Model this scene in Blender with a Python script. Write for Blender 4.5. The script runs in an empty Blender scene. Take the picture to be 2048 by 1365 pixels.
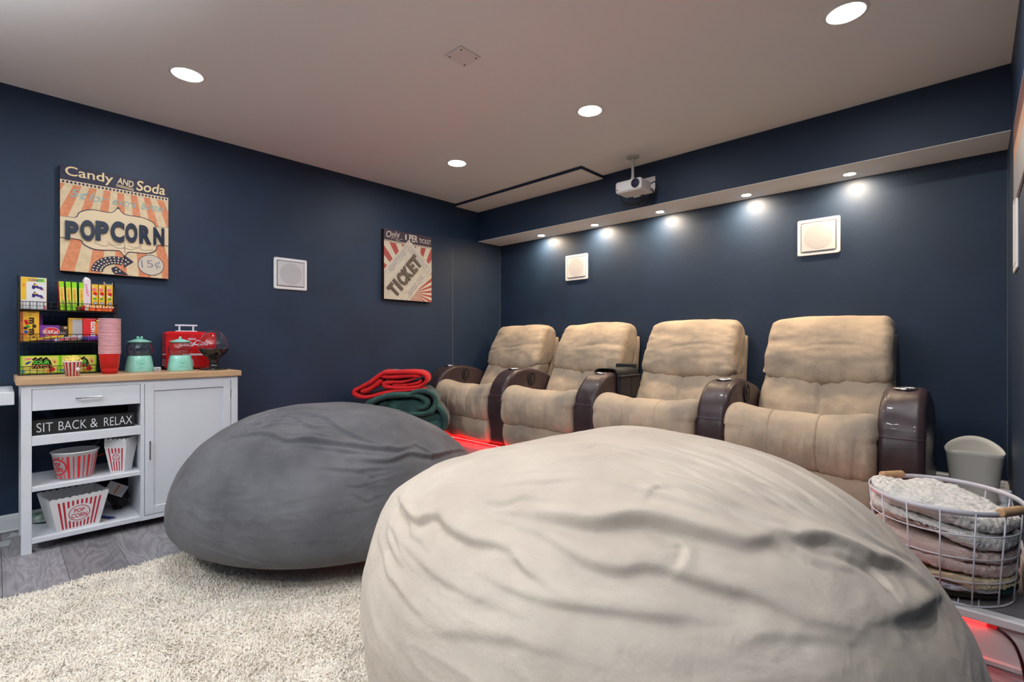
import bpy, bmesh, math, random
import numpy as np
from mathutils import Vector, Matrix

random.seed(7)
S = bpy.context.scene
COL = S.collection
PI = math.pi

# ------------------------------------------------------------------ camera
cam_data = bpy.data.cameras.new('camera')
cam_data.sensor_width = 36.0
cam_data.lens = 36.0 * 975.0 / 2048.0
cam_data.shift_y = 2.5 / 2048.0
cam_data.clip_start = 0.02
cam = bpy.data.objects.new('camera', cam_data)
cam.location = (0, 0, 1.08)
cam.rotation_euler = (math.radians(90), 0, math.radians(43.46))
COL.objects.link(cam)
S.camera = cam

# ------------------------------------------------------------------ world and exposure
W = bpy.data.worlds.new('world')
W.use_nodes = True
W.node_tree.nodes['Background'].inputs[0].default_value = (0.02, 0.02, 0.022, 1)
W.node_tree.nodes['Background'].inputs[1].default_value = 1.0
S.world = W
S.view_settings.view_transform = 'Standard'
S.view_settings.look = 'None'
S.view_settings.gamma = 1.0
S.view_settings.use_curve_mapping = False
S.view_settings.exposure = 0.0
S.cycles.use_denoising = True
S.cycles.max_bounces = 10
S.cycles.diffuse_bounces = 6
S.cycles.transparent_max_bounces = 12
S.cycles.sample_clamp_indirect = 6.0

# brightness of the room's lamps and of the added ceiling fill
DOWNLIGHT = 238.0
SPOT = 1050.0
LED = 34.0
FILL = 112.0

# added fill out of view, aimed up to brighten the ceiling
bl = bpy.data.lights.new('ceiling_fill', 'AREA')
bl.shape = 'RECTANGLE'
bl.size = 2.0
bl.size_y = 1.0
bl.energy = FILL
bl.color = (0.90, 0.96, 1.0)
bl.spread = math.radians(125)
blo = bpy.data.objects.new('ceiling_fill', bl)
blo.location = (-1.3, -.75, 1.25)
blo.rotation_euler = (math.radians(180 + 16), 0, 0)
COL.objects.link(blo)

# ------------------------------------------------------------------ helpers
def lin(h):
    h = h.lstrip('#')
    c = [int(h[i:i + 2], 16) / 255 for i in (0, 2, 4)]
    return tuple(x / 12.92 if x <= .04045 else ((x + .055) / 1.055) ** 2.4 for x in c)

def pm(name, color, rough=.5, var=0., vs=6., vcol=None, bump=0., bs=60., metal=0., sheen=0., coat=0.,
       trans=0., ior=1.45, emit=0., stretch=None, objrand=0., spec=.5, wrinkle=0., ws=8.):
    """procedural principled material; colour variation and relief from noise"""
    if isinstance(color, str):
        color = lin(color)
    m = bpy.data.materials.new(name)
    m.use_nodes = True
    nt = m.node_tree
    N, L = nt.nodes, nt.links
    b = N['Principled BSDF']
    b.inputs['Base Color'].default_value = (*color, 1)
    b.inputs['Roughness'].default_value = rough
    b.inputs['Metallic'].default_value = metal
    b.inputs['Specular IOR Level'].default_value = spec
    b.inputs['IOR'].default_value = ior
    b.inputs['Sheen Weight'].default_value = sheen
    b.inputs['Sheen Roughness'].default_value = .4
    b.inputs['Coat Weight'].default_value = coat
    b.inputs['Transmission Weight'].default_value = trans
    if emit:
        b.inputs['Emission Color'].default_value = (*color, 1)
        b.inputs['Emission Strength'].default_value = emit
    if var or bump or wrinkle or objrand:
        tc = N.new('ShaderNodeTexCoord')
        vec = tc.outputs['Object']
        if stretch:
            mp = N.new('ShaderNodeMapping')
            mp.inputs['Scale'].default_value = stretch
            L.new(vec, mp.inputs['Vector'])
            vec = mp.outputs['Vector']
        if var:
            n = N.new('ShaderNodeTexNoise')
            n.inputs['Scale'].default_value = vs
            n.inputs['Detail'].default_value = 5
            n.inputs['Roughness'].default_value = .6
            L.new(vec, n.inputs['Vector'])
            r = N.new('ShaderNodeValToRGB')
            c2 = lin(vcol) if vcol else tuple(x * (1 - var) for x in color)
            c1 = tuple(min(1, x * (1 + var * .5)) for x in color) if not vcol else color
            r.color_ramp.elements[0].position = .36
            r.color_ramp.elements[1].position = .64
            r.color_ramp.elements[0].color = (*c2, 1)
            r.color_ramp.elements[1].color = (*c1, 1)
            L.new(n.outputs['Fac'], r.inputs['Fac'])
            L.new(r.outputs['Color'], b.inputs['Base Color'])
        nrm = None
        if wrinkle:
            n3 = N.new('ShaderNodeTexNoise')
            n3.inputs['Scale'].default_value = ws
            n3.inputs['Detail'].default_value = 4
            n3.inputs['Distortion'].default_value = .8
            L.new(vec, n3.inputs['Vector'])
            bp = N.new('ShaderNodeBump')
            bp.inputs['Strength'].default_value = wrinkle
            bp.inputs['Distance'].default_value = .02
            L.new(n3.outputs['Fac'], bp.inputs['Height'])
            nrm = bp.outputs['Normal']
        if bump:
            n2 = N.new('ShaderNodeTexNoise')
            n2.inputs['Scale'].default_value = bs
            n2.inputs['Detail'].default_value = 4
            L.new(vec, n2.inputs['Vector'])
            bp = N.new('ShaderNodeBump')
            bp.inputs['Strength'].default_value = bump
            bp.inputs['Distance'].default_value = .004
            L.new(n2.outputs['Fac'], bp.inputs['Height'])
            if nrm:
                L.new(nrm, bp.inputs['Normal'])
            nrm = bp.outputs['Normal']
        if nrm:
            L.new(nrm, b.inputs['Normal'])
    return m

_pal = {}
def P(h, rough=.5):
    k = (h, rough)
    if k not in _pal:
        _pal[k] = pm('print_' + h.lstrip('#'), h, rough)
    return _pal[k]

class Frame:
    """flat drawing plane: origin o, axes u (right) and v (up); n points out of the surface"""
    def __init__(s, o, u, v):
        s.o = np.array(o, float); s.u = np.array(u, float); s.v = np.array(v, float)
        s.u /= np.linalg.norm(s.u); s.v /= np.linalg.norm(s.v)
        s.n = np.cross(s.u, s.v)
    def __call__(s, p, off=0.):
        p = np.atleast_2d(np.array(p, float))
        q = s.o + p[:, :1] * s.u + p[:, 1:2] * s.v + off * s.n
        if p.shape[1] > 2:
            q = q + p[:, 2:3] * s.n
        return q

def FX(x, y, z):          # plane facing +X, origin at lower left seen from the room
    return Frame((x, y, z), (0, 1, 0), (0, 0, 1))

_tg = {}
def text_geo(s, bold=0., extr=0):
    k = (s, bold, extr)
    if k not in _tg:
        cu = bpy.data.curves.new('lettering', 'FONT')
        cu.body = s; cu.offset = bold; cu.resolution_u = 6; cu.extrude = 1.0 if extr else 0.0
        ob = bpy.data.objects.new('lettering', cu)
        me = ob.to_mesh()
        v = np.array([tuple(q.co) for q in me.vertices], float).reshape(-1, 3)
        f = [tuple(p.vertices) for p in me.polygons]
        ob.to_mesh_clear()
        bpy.data.objects.remove(ob); bpy.data.curves.remove(cu)
        mn, mx = v[:, :2].min(0), v[:, :2].max(0)
        v[:, :2] = (v[:, :2] - (mn + mx) / 2) / (mx - mn)
        _tg[k] = (v, f)
    return _tg[k]

def clip_rect(poly, x0, y0, x1, y1):
    def cl(pts, ax, val, keep_gt):
        out = []
        for i in range(len(pts)):
            a, b = pts[i - 1], pts[i]
            ia = (a[ax] >= val) if keep_gt else (a[ax] <= val)
            ib = (b[ax] >= val) if keep_gt else (b[ax] <= val)
            if ia != ib:
                t = (val - a[ax]) / (b[ax] - a[ax])
                out.append((a[0] + t * (b[0] - a[0]), a[1] + t * (b[1] - a[1])))
            if ib:
                out.append(b)
        return out
    for ax, val, g in ((0, x0, True), (0, x1, False), (1, y0, True), (1, y1, False)):
        if poly:
            poly = cl(poly, ax, val, g)
    return poly

LAY = .0005
class MB:
    """collects shapes; build() links them as ONE mesh object"""
    def __init__(s):
        s.v = []; s.n = 0; s.f = []; s.mi = []; s.sm = []; s.mats = []
    def slot(s, m):
        if m not in s.mats:
            s.mats.append(m)
        return s.mats.index(m)
    def add(s, V, F, m, smooth=False):
        V = np.asarray(V, float).reshape(-1, 3)
        k = s.slot(m)
        for f in F:
            s.f.append(tuple(int(i) + s.n for i in f)); s.mi.append(k); s.sm.append(smooth)
        s.v.append(V); s.n += len(V)
        return s
    def box(s, x0, y0, z0, x1, y1, z1, m, r=0., T=None):
        lo = np.array([min(x0, x1), min(y0, y1), min(z0, z1)]); hi = np.array([max(x0, x1), max(y0, y1), max(z0, z1)])
        if r <= 0:
            V = np.array([[(lo, hi)[i][0], (lo, hi)[j][1], (lo, hi)[k][2]] for i in (0, 1) for j in (0, 1) for k in (0, 1)])
            F = [(0, 1, 3, 2), (4, 6, 7, 5), (0, 4, 5, 1), (2, 3, 7, 6), (0, 2, 6, 4), (1, 5, 7, 3)]
        else:
            r = min(r, (hi - lo).min() * .49)
            V = []; idx = {}
            for i in (0, 1):
                for j in (0, 1):
                    for k in (0, 1):
                        c = np.array([(lo, hi)[i][0], (lo, hi)[j][1], (lo, hi)[k][2]])
                        sg = np.array([1 - 2 * i, 1 - 2 * j, 1 - 2 * k]) * r
                        for a in range(3):
                            q = c + sg; q[a] = c[a]
                            idx[(i, j, k, a)] = len(V); V.append(q)
            F = []
            for a in range(3):
                b, c = (a + 1) % 3, (a + 2) % 3
                for side in (0, 1):
                    def cc(p, q):
                        t = [0, 0, 0]; t[a] = side; t[b] = p; t[c] = q
                        return idx[(*t, a)]
                    ff = (cc(0, 0), cc(1, 0), cc(1, 1), cc(0, 1))
                    F.append(ff if side else ff[::-1])
            for a in range(3):
                b, c = (a + 1) % 3, (a + 2) % 3
                for p in (0, 1):
                    for q in (0, 1):
                        def ec(e, ax):
                            t = [0, 0, 0]; t[a] = e; t[b] = p; t[c] = q
                            return idx[(*t, ax)]
                        F.append((ec(0, b), ec(1, b), ec(1, c), ec(0, c)))
            for i in (0, 1):
                for j in (0, 1):
                    for k in (0, 1):
                        F.append((idx[(i, j, k, 0)], idx[(i, j, k, 1)], idx[(i, j, k, 2)]))
            V = np.array(V)
            cen = (lo + hi) / 2
            G = []
            for f in F:
                p = V[list(f)]
                nn = np.cross(p[1] - p[0], p[2] - p[0])
                G.append(f if nn @ (p.mean(0) - cen) > 0 else f[::-1])
            F = G
        if T is not None:
            V = T(V)
        return s.add(V, F, m)
    def cyl(s, p0, p1, r0, m, r1=None, n=16, smooth=True, cap=True):
        p0 = np.array(p0, float); p1 = np.array(p1, float); r1 = r0 if r1 is None else r1
        d = p1 - p0; d /= np.linalg.norm(d)
        a = np.cross(d, (0, 0, 1.) if abs(d[2]) < .9 else (1., 0, 0)); a /= np.linalg.norm(a); b = np.cross(d, a)
        t = np.linspace(0, 2 * PI, n, endpoint=False)
        c = np.cos(t)[:, None] * a + np.sin(t)[:, None] * b
        V = np.r_[p0 + r0 * c, p1 + r1 * c]
        F = [(i, (i + 1) % n, n + (i + 1) % n, n + i) for i in range(n)]
        s.add(V, F, m, smooth)
        if cap:
            s.add(p0 + r0 * c, [tuple(range(n))[::-1]], m); s.add(p1 + r1 * c, [tuple(range(n))], m)
        return s
    def tube(s, pts, r, m, n=6, closed=False, smooth=True):
        pts = np.array(pts, float); k = len(pts)
        V = []; up = None
        for i in range(k):
            a = pts[i - 1] if (i > 0 or closed) else pts[i]
            b = pts[(i + 1) % k] if (i < k - 1 or closed) else pts[i]
            d = b - a; d /= max(np.linalg.norm(d), 1e-9)
            if up is None:
                up = np.cross(d, (0, 0, 1.) if abs(d[2]) < .9 else (1., 0, 0))
            up = up - d * (up @ d); up /= max(np.linalg.norm(up), 1e-9)
            w = np.cross(d, up)
            for j in range(n):
                t = 2 * PI * j / n
                V.append(pts[i] + r * (math.cos(t) * up + math.sin(t) * w))
        F = []
        for i in range(k if closed else k - 1):
            for j in range(n):
                i2 = (i + 1) % k
                F.append((i * n + j, i * n + (j + 1) % n, i2 * n + (j + 1) % n, i2 * n + j))
        if not closed:
            F += [tuple(range(n))[::-1], tuple((k - 1) * n + j for j in range(n))]
        return s.add(V, F, m, smooth)
    def lathe(s, prof, c, m, n=32, smooth=True, sx=1., sy=1., pw=2., cap=False, matfn=None):
        """prof: (radius, z) list bottom to top; pw>2 squares the cross-section"""
        t = np.linspace(0, 2 * PI, n, endpoint=False)
        k = (np.abs(np.cos(t)) ** pw + np.abs(np.sin(t)) ** pw) ** (-1 / pw)
        V = []
        for r, z in prof:
            for j in range(n):
                V.append((c[0] + sx * r * k[j] * math.cos(t[j]), c[1] + sy * r * k[j] * math.sin(t[j]), c[2] + z))
        h = len(prof)
        F = [(i * n + j, i * n + (j + 1) % n, (i + 1) * n + (j + 1) % n, (i + 1) * n + j) for i in range(h - 1) for j in range(n)]
        if matfn:
            base = s.n
            V = np.array(V); s.v.append(V); s.n += len(V)
            for q, f in enumerate(F):
                s.f.append(tuple(i + base for i in f)); s.mi.append(s.slot(matfn(q // n, q % n))); s.sm.append(smooth)
            return s
        if cap:
            F += [tuple(range(n))[::-1], tuple((h - 1) * n + j for j in range(n))]
        return s.add(V, F, m, smooth)
    def poly(s, fr, pts, m, lay=1):
        q = fr(pts, lay * LAY)
        return s.add(q, [tuple(range(len(q)))], m)
    def rect(s, fr, u0, v0, u1, v1, m, lay=1):
        return s.poly(fr, [(u0, v0), (u1, v0), (u1, v1), (u0, v1)], m, lay)
    def ell(s, fr, u, v, a, b, m, lay=1, n=28, ring=0., rot=0.):
        t = np.linspace(0, 2 * PI, n, endpoint=False)
        c, sn = math.cos(rot), math.sin(rot)
        def e(a, b):
            x, y = a * np.cos(t), b * np.sin(t)
            return np.stack([u + c * x - sn * y, v + sn * x + c * y], 1)
        if ring:
            V = np.r_[e(a, b), e(a - ring, b - ring)]
            return s.add(fr(V, lay * LAY), [(i, (i + 1) % n, n + (i + 1) % n, n + i) for i in range(n)], m)
        return s.poly(fr, e(a, b), m, lay)
    def text(s, fr, st, u, v, w, h, m, lay=2, rot=0., shear=0., bold=0., depth=0.):
        V, F = text_geo(st, bold, 1 if depth else 0)
        x = V[:, 0] * w + shear * V[:, 1] * h; y = V[:, 1] * h
        c, sn = math.cos(rot), math.sin(rot)
        Q = np.stack([u + c * x - sn * y, v + sn * x + c * y, (V[:, 2] + 1) / 2 * depth if depth else 0 * x], 1)
        return s.add(fr(Q, lay * LAY), F, m)
    def prism(s, fr, pts, d, m, smooth=False):
        n = len(pts)
        V = np.r_[fr(pts, 0), fr(pts, d)]
        F = [tuple(range(n))[::-1], tuple(range(n, 2 * n))] + [(i, (i + 1) % n, n + (i + 1) % n, n + i) for i in range(n)]
        return s.add(V, F, m, smooth)
    def build(s, name, parent=None):
        V = np.concatenate(s.v) if s.v else np.zeros((0, 3))
        o = V_obj(name, V, s.f, s.mats, parent)
        me = o.data
        me.polygons.foreach_set('material_index', s.mi)
        me.polygons.foreach_set('use_smooth', s.sm)
        return o

def origin(parent):
    o = np.zeros(3)
    while parent is not None:
        o += np.array(parent.location); parent = parent.parent
    return o

def V_obj(name, V, F, mats, parent=None, smooth=False, loc=None):
    """mesh object from world coordinates; local to its parent's origin"""
    if not isinstance(mats, (list, tuple)):
        mats = [mats]
    me = bpy.data.meshes.new(name)
    off = origin(parent)
    if loc is not None:
        off = off + np.array(loc)
    V = np.asarray(V, float) - off
    me.from_pydata(V.tolist(), [], [tuple(map(int, f)) for f in F])
    for m in mats:
        me.materials.append(m)
    if smooth:
        me.polygons.foreach_set('use_smooth', [True] * len(me.polygons))
    me.update()
    o = bpy.data.objects.new(name, me)
    if loc is not None:
        o.location = loc
    COL.objects.link(o)
    if parent is not None:
        o.parent = parent
    return o

def fast_obj(name, V, T, mats, parent=None, smooth=True):
    me = bpy.data.meshes.new(name)
    V = np.asarray(V, np.float32) - origin(parent).astype(np.float32)
    T = np.asarray(T, np.int32)
    k = T.shape[1]
    me.vertices.add(len(V)); me.vertices.foreach_set('co', V.ravel())
    me.loops.add(T.size); me.loops.foreach_set('vertex_index', T.ravel())
    me.polygons.add(len(T)); me.polygons.foreach_set('loop_start', np.arange(0, T.size, k, dtype=np.int32))
    me.polygons.foreach_set('use_smooth', np.full(len(T), smooth))
    me.update(calc_edges=True); me.validate()
    for m in (mats if isinstance(mats, (list, tuple)) else [mats]):
        me.materials.append(m)
    o = bpy.data.objects.new(name, me); COL.objects.link(o)
    if parent is not None:
        o.parent = parent
    return o

def tag(o, label=None, cat=None, group=None, kind=None):
    if label: o['label'] = label
    if cat: o['category'] = cat
    if group: o['group'] = group
    if kind: o['kind'] = kind
    return o

def thing(name, label, cat, loc, group=None):
    o = bpy.data.objects.new(name, None)
    o.empty_display_size = .05
    COL.objects.link(o)
    o.location = loc
    return tag(o, label, cat, group)

def struct(o):
    o['kind'] = 'structure'
    return o

# ---- noise and soft shapes
def vnoise(Pn, seed=0):
    Pn = np.asarray(Pn, float)
    i = np.floor(Pn).astype(np.int64); f = Pn - i
    f = f * f * (3 - 2 * f)
    def h(a, b, c):
        n = (a * 374761393 + b * 668265263 + c * 2147483647 + seed * 974711) & 0x7fffffff
        n = ((n ^ (n >> 13)) * 1274126177) & 0x7fffffff
        n = n ^ (n >> 16)
        return (n & 0xffff) / 65535.0
    r = 0
    for dx in (0, 1):
        for dy in (0, 1):
            for dz in (0, 1):
                w = (f[:, 0] if dx else 1 - f[:, 0]) * (f[:, 1] if dy else 1 - f[:, 1]) * (f[:, 2] if dz else 1 - f[:, 2])
                r = r + w * h(i[:, 0] + dx, i[:, 1] + dy, i[:, 2] + dz)
    return r * 2 - 1

def fbm(Pn, seed=0, oct=4):
    r = 0; a = 1.; Pn = np.asarray(Pn, float)
    for k in range(oct):
        r = r + a * vnoise(Pn * 2 ** k + 13.7 * k, seed + k); a *= .5
    return r

def catmull(pts, n, closed=True):
    pts = np.array(pts, float); k = len(pts)
    out = []
    rng = range(k if closed else k - 1)
    for i in rng:
        p0 = pts[(i - 1) % k] if closed or i > 0 else pts[0]
        p1 = pts[i]; p2 = pts[(i + 1) % k]
        p3 = pts[(i + 2) % k] if closed or i + 2 < k else pts[-1]
        for t in np.linspace(0, 1, 16, endpoint=False):
            out.append(.5 * ((2 * p1) + (-p0 + p2) * t + (2 * p0 - 5 * p1 + 4 * p2 - p3) * t * t + (-p0 + 3 * p1 - 3 * p2 + p3) * t ** 3))
    if not closed:
        out.append(pts[-1])
    out = np.array(out)
    q = np.r_[out, out[:1]] if closed else out
    s = np.r_[0, np.cumsum(np.linalg.norm(np.diff(q, axis=0), axis=1))]
    t = np.linspace(0, s[-1], n, endpoint=not closed)
    return np.stack([np.interp(t, s, q[:, d]) for d in range(q.shape[1])], 1)

def grid_normals(G, wrap_t=True):
    """G: (rings, n, 3)"""
    dt = np.roll(G, -1, 1) - np.roll(G, 1, 1)
    if not wrap_t:
        dt[:, 0] = G[:, 1] - G[:, 0]; dt[:, -1] = G[:, -1] - G[:, -2]
    dr = np.gradient(G, axis=0)
    n = np.cross(dr, dt)
    n /= np.maximum(np.linalg.norm(n, axis=2, keepdims=True), 1e-9)
    return n

def cushion(prof, x0, x1, r, n=64, nx=20, ns=6, disp=None, smoothprof=True, post=None):
    """closed profile (y,z), counter-clockwise seen from +x, run along x with rounded ends. returns V,F"""
    p = catmull(prof, n) if smoothprof else np.array(prof, float)
    n = len(p)
    d = np.roll(p, -1, 0) - np.roll(p, 1, 0)
    nm = np.stack([d[:, 1], -d[:, 0]], 1); nm /= np.maximum(np.linalg.norm(nm, axis=1, keepdims=True), 1e-9)
    if (p[:, 0] * np.roll(p[:, 1], -1) - np.roll(p[:, 0], -1) * p[:, 1]).sum() < 0:
        nm = -nm
    st = []
    for k in range(ns):
        a = k / ns * PI / 2
        st.append((x0 + r * (1 - math.cos(a)), r * (1 - math.sin(a))))
    for k in range(nx + 1):
        st.append((x0 + r + (x1 - x0 - 2 * r) * k / nx, 0.))
    for k in range(ns - 1, -1, -1):
        a = k / ns * PI / 2
        st.append((x1 - r * (1 - math.cos(a)), r * (1 - math.sin(a))))
    G = np.zeros((len(st), n, 3))
    for i, (x, ins) in enumerate(st):
        q = p - nm * ins
        G[i, :, 0] = x; G[i, :, 1:] = q
    if disp is not None:
        N = grid_normals(G)
        U = ((G[:, :, 0] - x0) / (x1 - x0))
        dv = disp(G.reshape(-1, 3), U.ravel()).reshape(G.shape[:2])
        sgn = 1.0
        c = G.mean((0, 1))
        if ((G - c) * N).sum() < 0:
            sgn = -1.0
        G = G + sgn * N * dv[:, :, None]
    R = len(st)
    V = G.reshape(-1, 3)
    if post is not None:
        V = post(V)
    F = [(i * n + j, (i + 1) * n + j, (i + 1) * n + (j + 1) % n, i * n + (j + 1) % n) for i in range(R - 1) for j in range(n)]
    V = np.r_[V, V[:n].mean(0)[None], V[(R - 1) * n:R * n].mean(0)[None]]
    a, b = len(V) - 2, len(V) - 1
    F += [(a, j, (j + 1) % n) for j in range(n)]
    F += [(b, (R - 1) * n + (j + 1) % n, (R - 1) * n + j) for j in range(n)]
    v = V; vol = 0
    f = np.array([q[:3] for q in F]); vol = (np.cross(v[f[:, 0]], v[f[:, 1]]) * v[f[:, 2]]).sum()
    if vol < 0:
        F = [q[::-1] for q in F]
    return V, F

def ribbon(path, th):
    """closed outline of a folded sheet: path (u,z) with thickness th and round ends"""
    p = catmull(path, 70, closed=False)
    d = np.gradient(p, axis=0); d /= np.linalg.norm(d, axis=1, keepdims=True)
    nm = np.stack([-d[:, 1], d[:, 0]], 1)
    a = p + nm * th / 2; b = p - nm * th / 2
    e = []
    for k in range(1, 5):
        t = PI / 2 - PI * k / 5
        e.append(p[-1] + th / 2 * (math.cos(t) * d[-1] + math.sin(t) * nm[-1]))
    s = []
    for k in range(1, 5):
        t = -PI / 2 - PI * k / 5
        s.append(p[0] + th / 2 * (math.cos(t) * d[0] + math.sin(t) * nm[0]))
    return np.r_[a, e, b[::-1], s][::-1]

# ------------------------------------------------------------------ materials of the room
navy = pm('navy_wall_paint', (.0134, .0322, .0700), .54, var=.16, vs=2.2, bump=.12, bs=90)
white_ceiling = pm('ceiling_paint', (.82, .82, .81), .9, bump=.06, bs=70)
trim_white = pm('white_trim_paint', (.74, .75, .77), .4)
white_plastic = pm('white_plastic', (.80, .80, .81), .45)
grille_white = pm('speaker_grille', (.62, .62, .64), .7, bump=.3, bs=900)
cone_grey = pm('speaker_cone_shade', (.50, .50, .52), .8)
black_soft = pm('black_plastic', (.012, .012, .014), .45)
black_cable = pm('black_cable', (.01, .01, .011), .5)
chrome = pm('chrome', (.75, .75, .76), .16, metal=1)
cart_white = pm('cart_white_lacquer', (.66, .68, .73), .38, bump=.03, bs=40)

def wood_floor():
    m = bpy.data.materials.new('grey_oak_plank'); m.use_nodes = True
    nt = m.node_tree; N, L = nt.nodes, nt.links
    b = N['Principled BSDF']
    tc = N.new('ShaderNodeTexCoord'); oi = N.new('ShaderNodeObjectInfo')
    ml = N.new('ShaderNodeMath'); ml.operation = 'MULTIPLY'; ml.inputs[1].default_value = 57.
    L.new(oi.outputs['Random'], ml.inputs[0])
    ad = N.new('ShaderNodeVectorMath'); ad.operation = 'ADD'
    L.new(tc.outputs['Object'], ad.inputs[0]); L.new(ml.outputs[0], ad.inputs[1])
    mp = N.new('ShaderNodeMapping'); mp.inputs['Scale'].default_value = (1.5, 5.5, 1)
    L.new(ad.outputs[0], mp.inputs['Vector'])
    n1 = N.new('ShaderNodeTexNoise'); n1.inputs['Scale'].default_value = 1.1; n1.inputs['Detail'].default_value = 2; n1.inputs['Distortion'].default_value = .6
    L.new(mp.outputs[0], n1.inputs['Vector'])
    k = N.new('ShaderNodeMath'); k.operation = 'MULTIPLY'; k.inputs[1].default_value = 24
    L.new(n1.outputs['Fac'], k.inputs[0])
    pp = N.new('ShaderNodeMath'); pp.operation = 'PINGPONG'; pp.inputs[1].default_value = 1
    L.new(k.outputs[0], pp.inputs[0])
    mp2 = N.new('ShaderNodeMapping'); mp2.inputs['Scale'].default_value = (4, 90, 1)
    L.new(ad.outputs[0], mp2.inputs['Vector'])
    n2 = N.new('ShaderNodeTexNoise'); n2.inputs['Scale'].default_value = 1.5; n2.inputs['Detail'].default_value = 4
    L.new(mp2.outputs[0], n2.inputs['Vector'])
    mx = N.new('ShaderNodeMath'); mx.operation = 'MULTIPLY_ADD'; mx.inputs[1].default_value = .45
    L.new(pp.outputs[0], mx.inputs[0]); L.new(n2.outputs['Fac'], mx.inputs[2])
    r = N.new('ShaderNodeValToRGB')
    r.color_ramp.elements[0].position = .25; r.color_ramp.elements[0].color = (.120, .112, .125, 1)
    r.color_ramp.elements[1].position = .95; r.color_ramp.elements[1].color = (.265, .25, .265, 1)
    L.new(mx.outputs[0], r.inputs['Fac'])
    hs = N.new('ShaderNodeHueSaturation')
    vm = N.new('ShaderNodeMath'); vm.operation = 'MULTIPLY_ADD'; vm.inputs[1].default_value = .35; vm.inputs[2].default_value = .82
    L.new(oi.outputs['Random'], vm.inputs[0]); L.new(vm.outputs[0], hs.inputs['Value'])
    L.new(r.outputs['Color'], hs.inputs['Color']); L.new(hs.outputs['Color'], b.inputs['Base Color'])
    b.inputs['Roughness'].default_value = .36
    bp = N.new('ShaderNodeBump'); bp.inputs['Strength'].default_value = .12; bp.inputs['Distance'].default_value = .002
    L.new(mx.outputs[0], bp.inputs['Height']); L.new(bp.outputs[0], b.inputs['Normal'])
    return m
plank_mat = wood_floor()

# ------------------------------------------------------------------ room shell
XL, XR, YB, YF, ZC = -4.0, .142, 4.026, -2.7, 2.553
SF, SZ = 3.676, 2.198            # soffit face and underside
PZ, PY = .17, 2.285              # seating platform: height and front edge
def slab(name, a, b, m, parent=None, r=0):
    o = MB().box(*a, *b, m, r).build(name, parent)
    return o
wl = struct(slab('wall_left', (XL - .12, YF - .12, -.1), (XL, YB + .12, ZC + .1), navy))
wb = struct(slab('wall_back', (XL, YB, -.1), (XR, YB + .12, ZC + .1), navy))
wr = struct(slab('wall_right', (XR, YF - .12, -.1), (XR + .12, YB + .12, ZC + .1), navy))
wf = struct(slab('wall_front', (XL, YF - .12, -.1), (XR, YF, ZC + .1), navy))
ce = struct(slab('ceiling', (XL, YF, ZC), (XR, YB, ZC + .1), white_ceiling))
sub = pm('subfloor_dark', (.03, .03, .032), .8)
fl = struct(slab('floor', (XL, YF, -.1), (XR, YB, -.0125), sub))
# soffit along the back wall: navy face, white underside
mb = MB().box(XL, SF, SZ + .004, XR, YB, ZC, navy)
so = struct(mb.build('trim_1'))
MB().box(XL, SF + .002, SZ, XR, YB, SZ + .004, white_ceiling).build('soffit_underside', so)
# dropped panel between soffit and left wall: white underside, navy edges
mb = MB().box(XL, 3.348, 2.527, -2.375, SF, ZC, navy)
dp = struct(mb.build('trim_2'))
MB().box(XL, 3.350, 2.5225, -2.377, SF, 2.527, white_ceiling).build('panel_underside', dp)
# painted joints of the wall boards
MB().box(XL, 3.305, .84, XL + .0012, 3.3085, 2.08, pm('pale_joint_filler', (.16, .17, .18), .7)).build('joint_strip', wl)
MB().box(XL, YB - .0022, .2, XL + .003, YB, 2.19, pm('corner_caulk', (.10, .11, .115), .7)).build('corner_caulk', wb)
MB().box(XR - .003, YB - .0025, .3, XR, YB, 2.19, pm('corner_caulk_warm', (.13, .115, .10), .7)).build('corner_caulk', wr)

def baseboard(name, a, b, z0, h, nrm):
    m = MB()
    a = np.array(a, float); b = np.array(b, float); nrm = np.array(nrm, float)
    prof = [(0, 0), (.014, 0), (.014, h * .72), (.011, h * .76), (.011, h * .86), (.006, h * .93), (.004, h), (0, h)]
    V = []
    for e in (a, b):
        for t, z in prof:
            V.append((e[0] + nrm[0] * t, e[1] + nrm[1] * t, z0 + z))
    n = len(prof)
    m.add(V, [(i, (i + 1) % n, n + (i + 1) % n, n + i) for i in range(n)] + [tuple(range(n)), tuple(range(n, 2 * n))[::-1]], trim_white)
    return struct(m.build(name))
bl_ = baseboard('baseboard_left', (XL, YF), (XL, PY - .02), .012, .085, (1, 0))
MB().box(XL, YF, 0, XL + .022, PY - .02, .012, trim_white, .004).build('shoe_moulding', bl_)
baseboard('baseboard_back', (XL, YB), (XR, YB), PZ, .105, (0, -1))
baseboard('baseboard_right', (XR, PY + .02), (XR, YB - .015), PZ, .105, (-1, 0))

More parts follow.
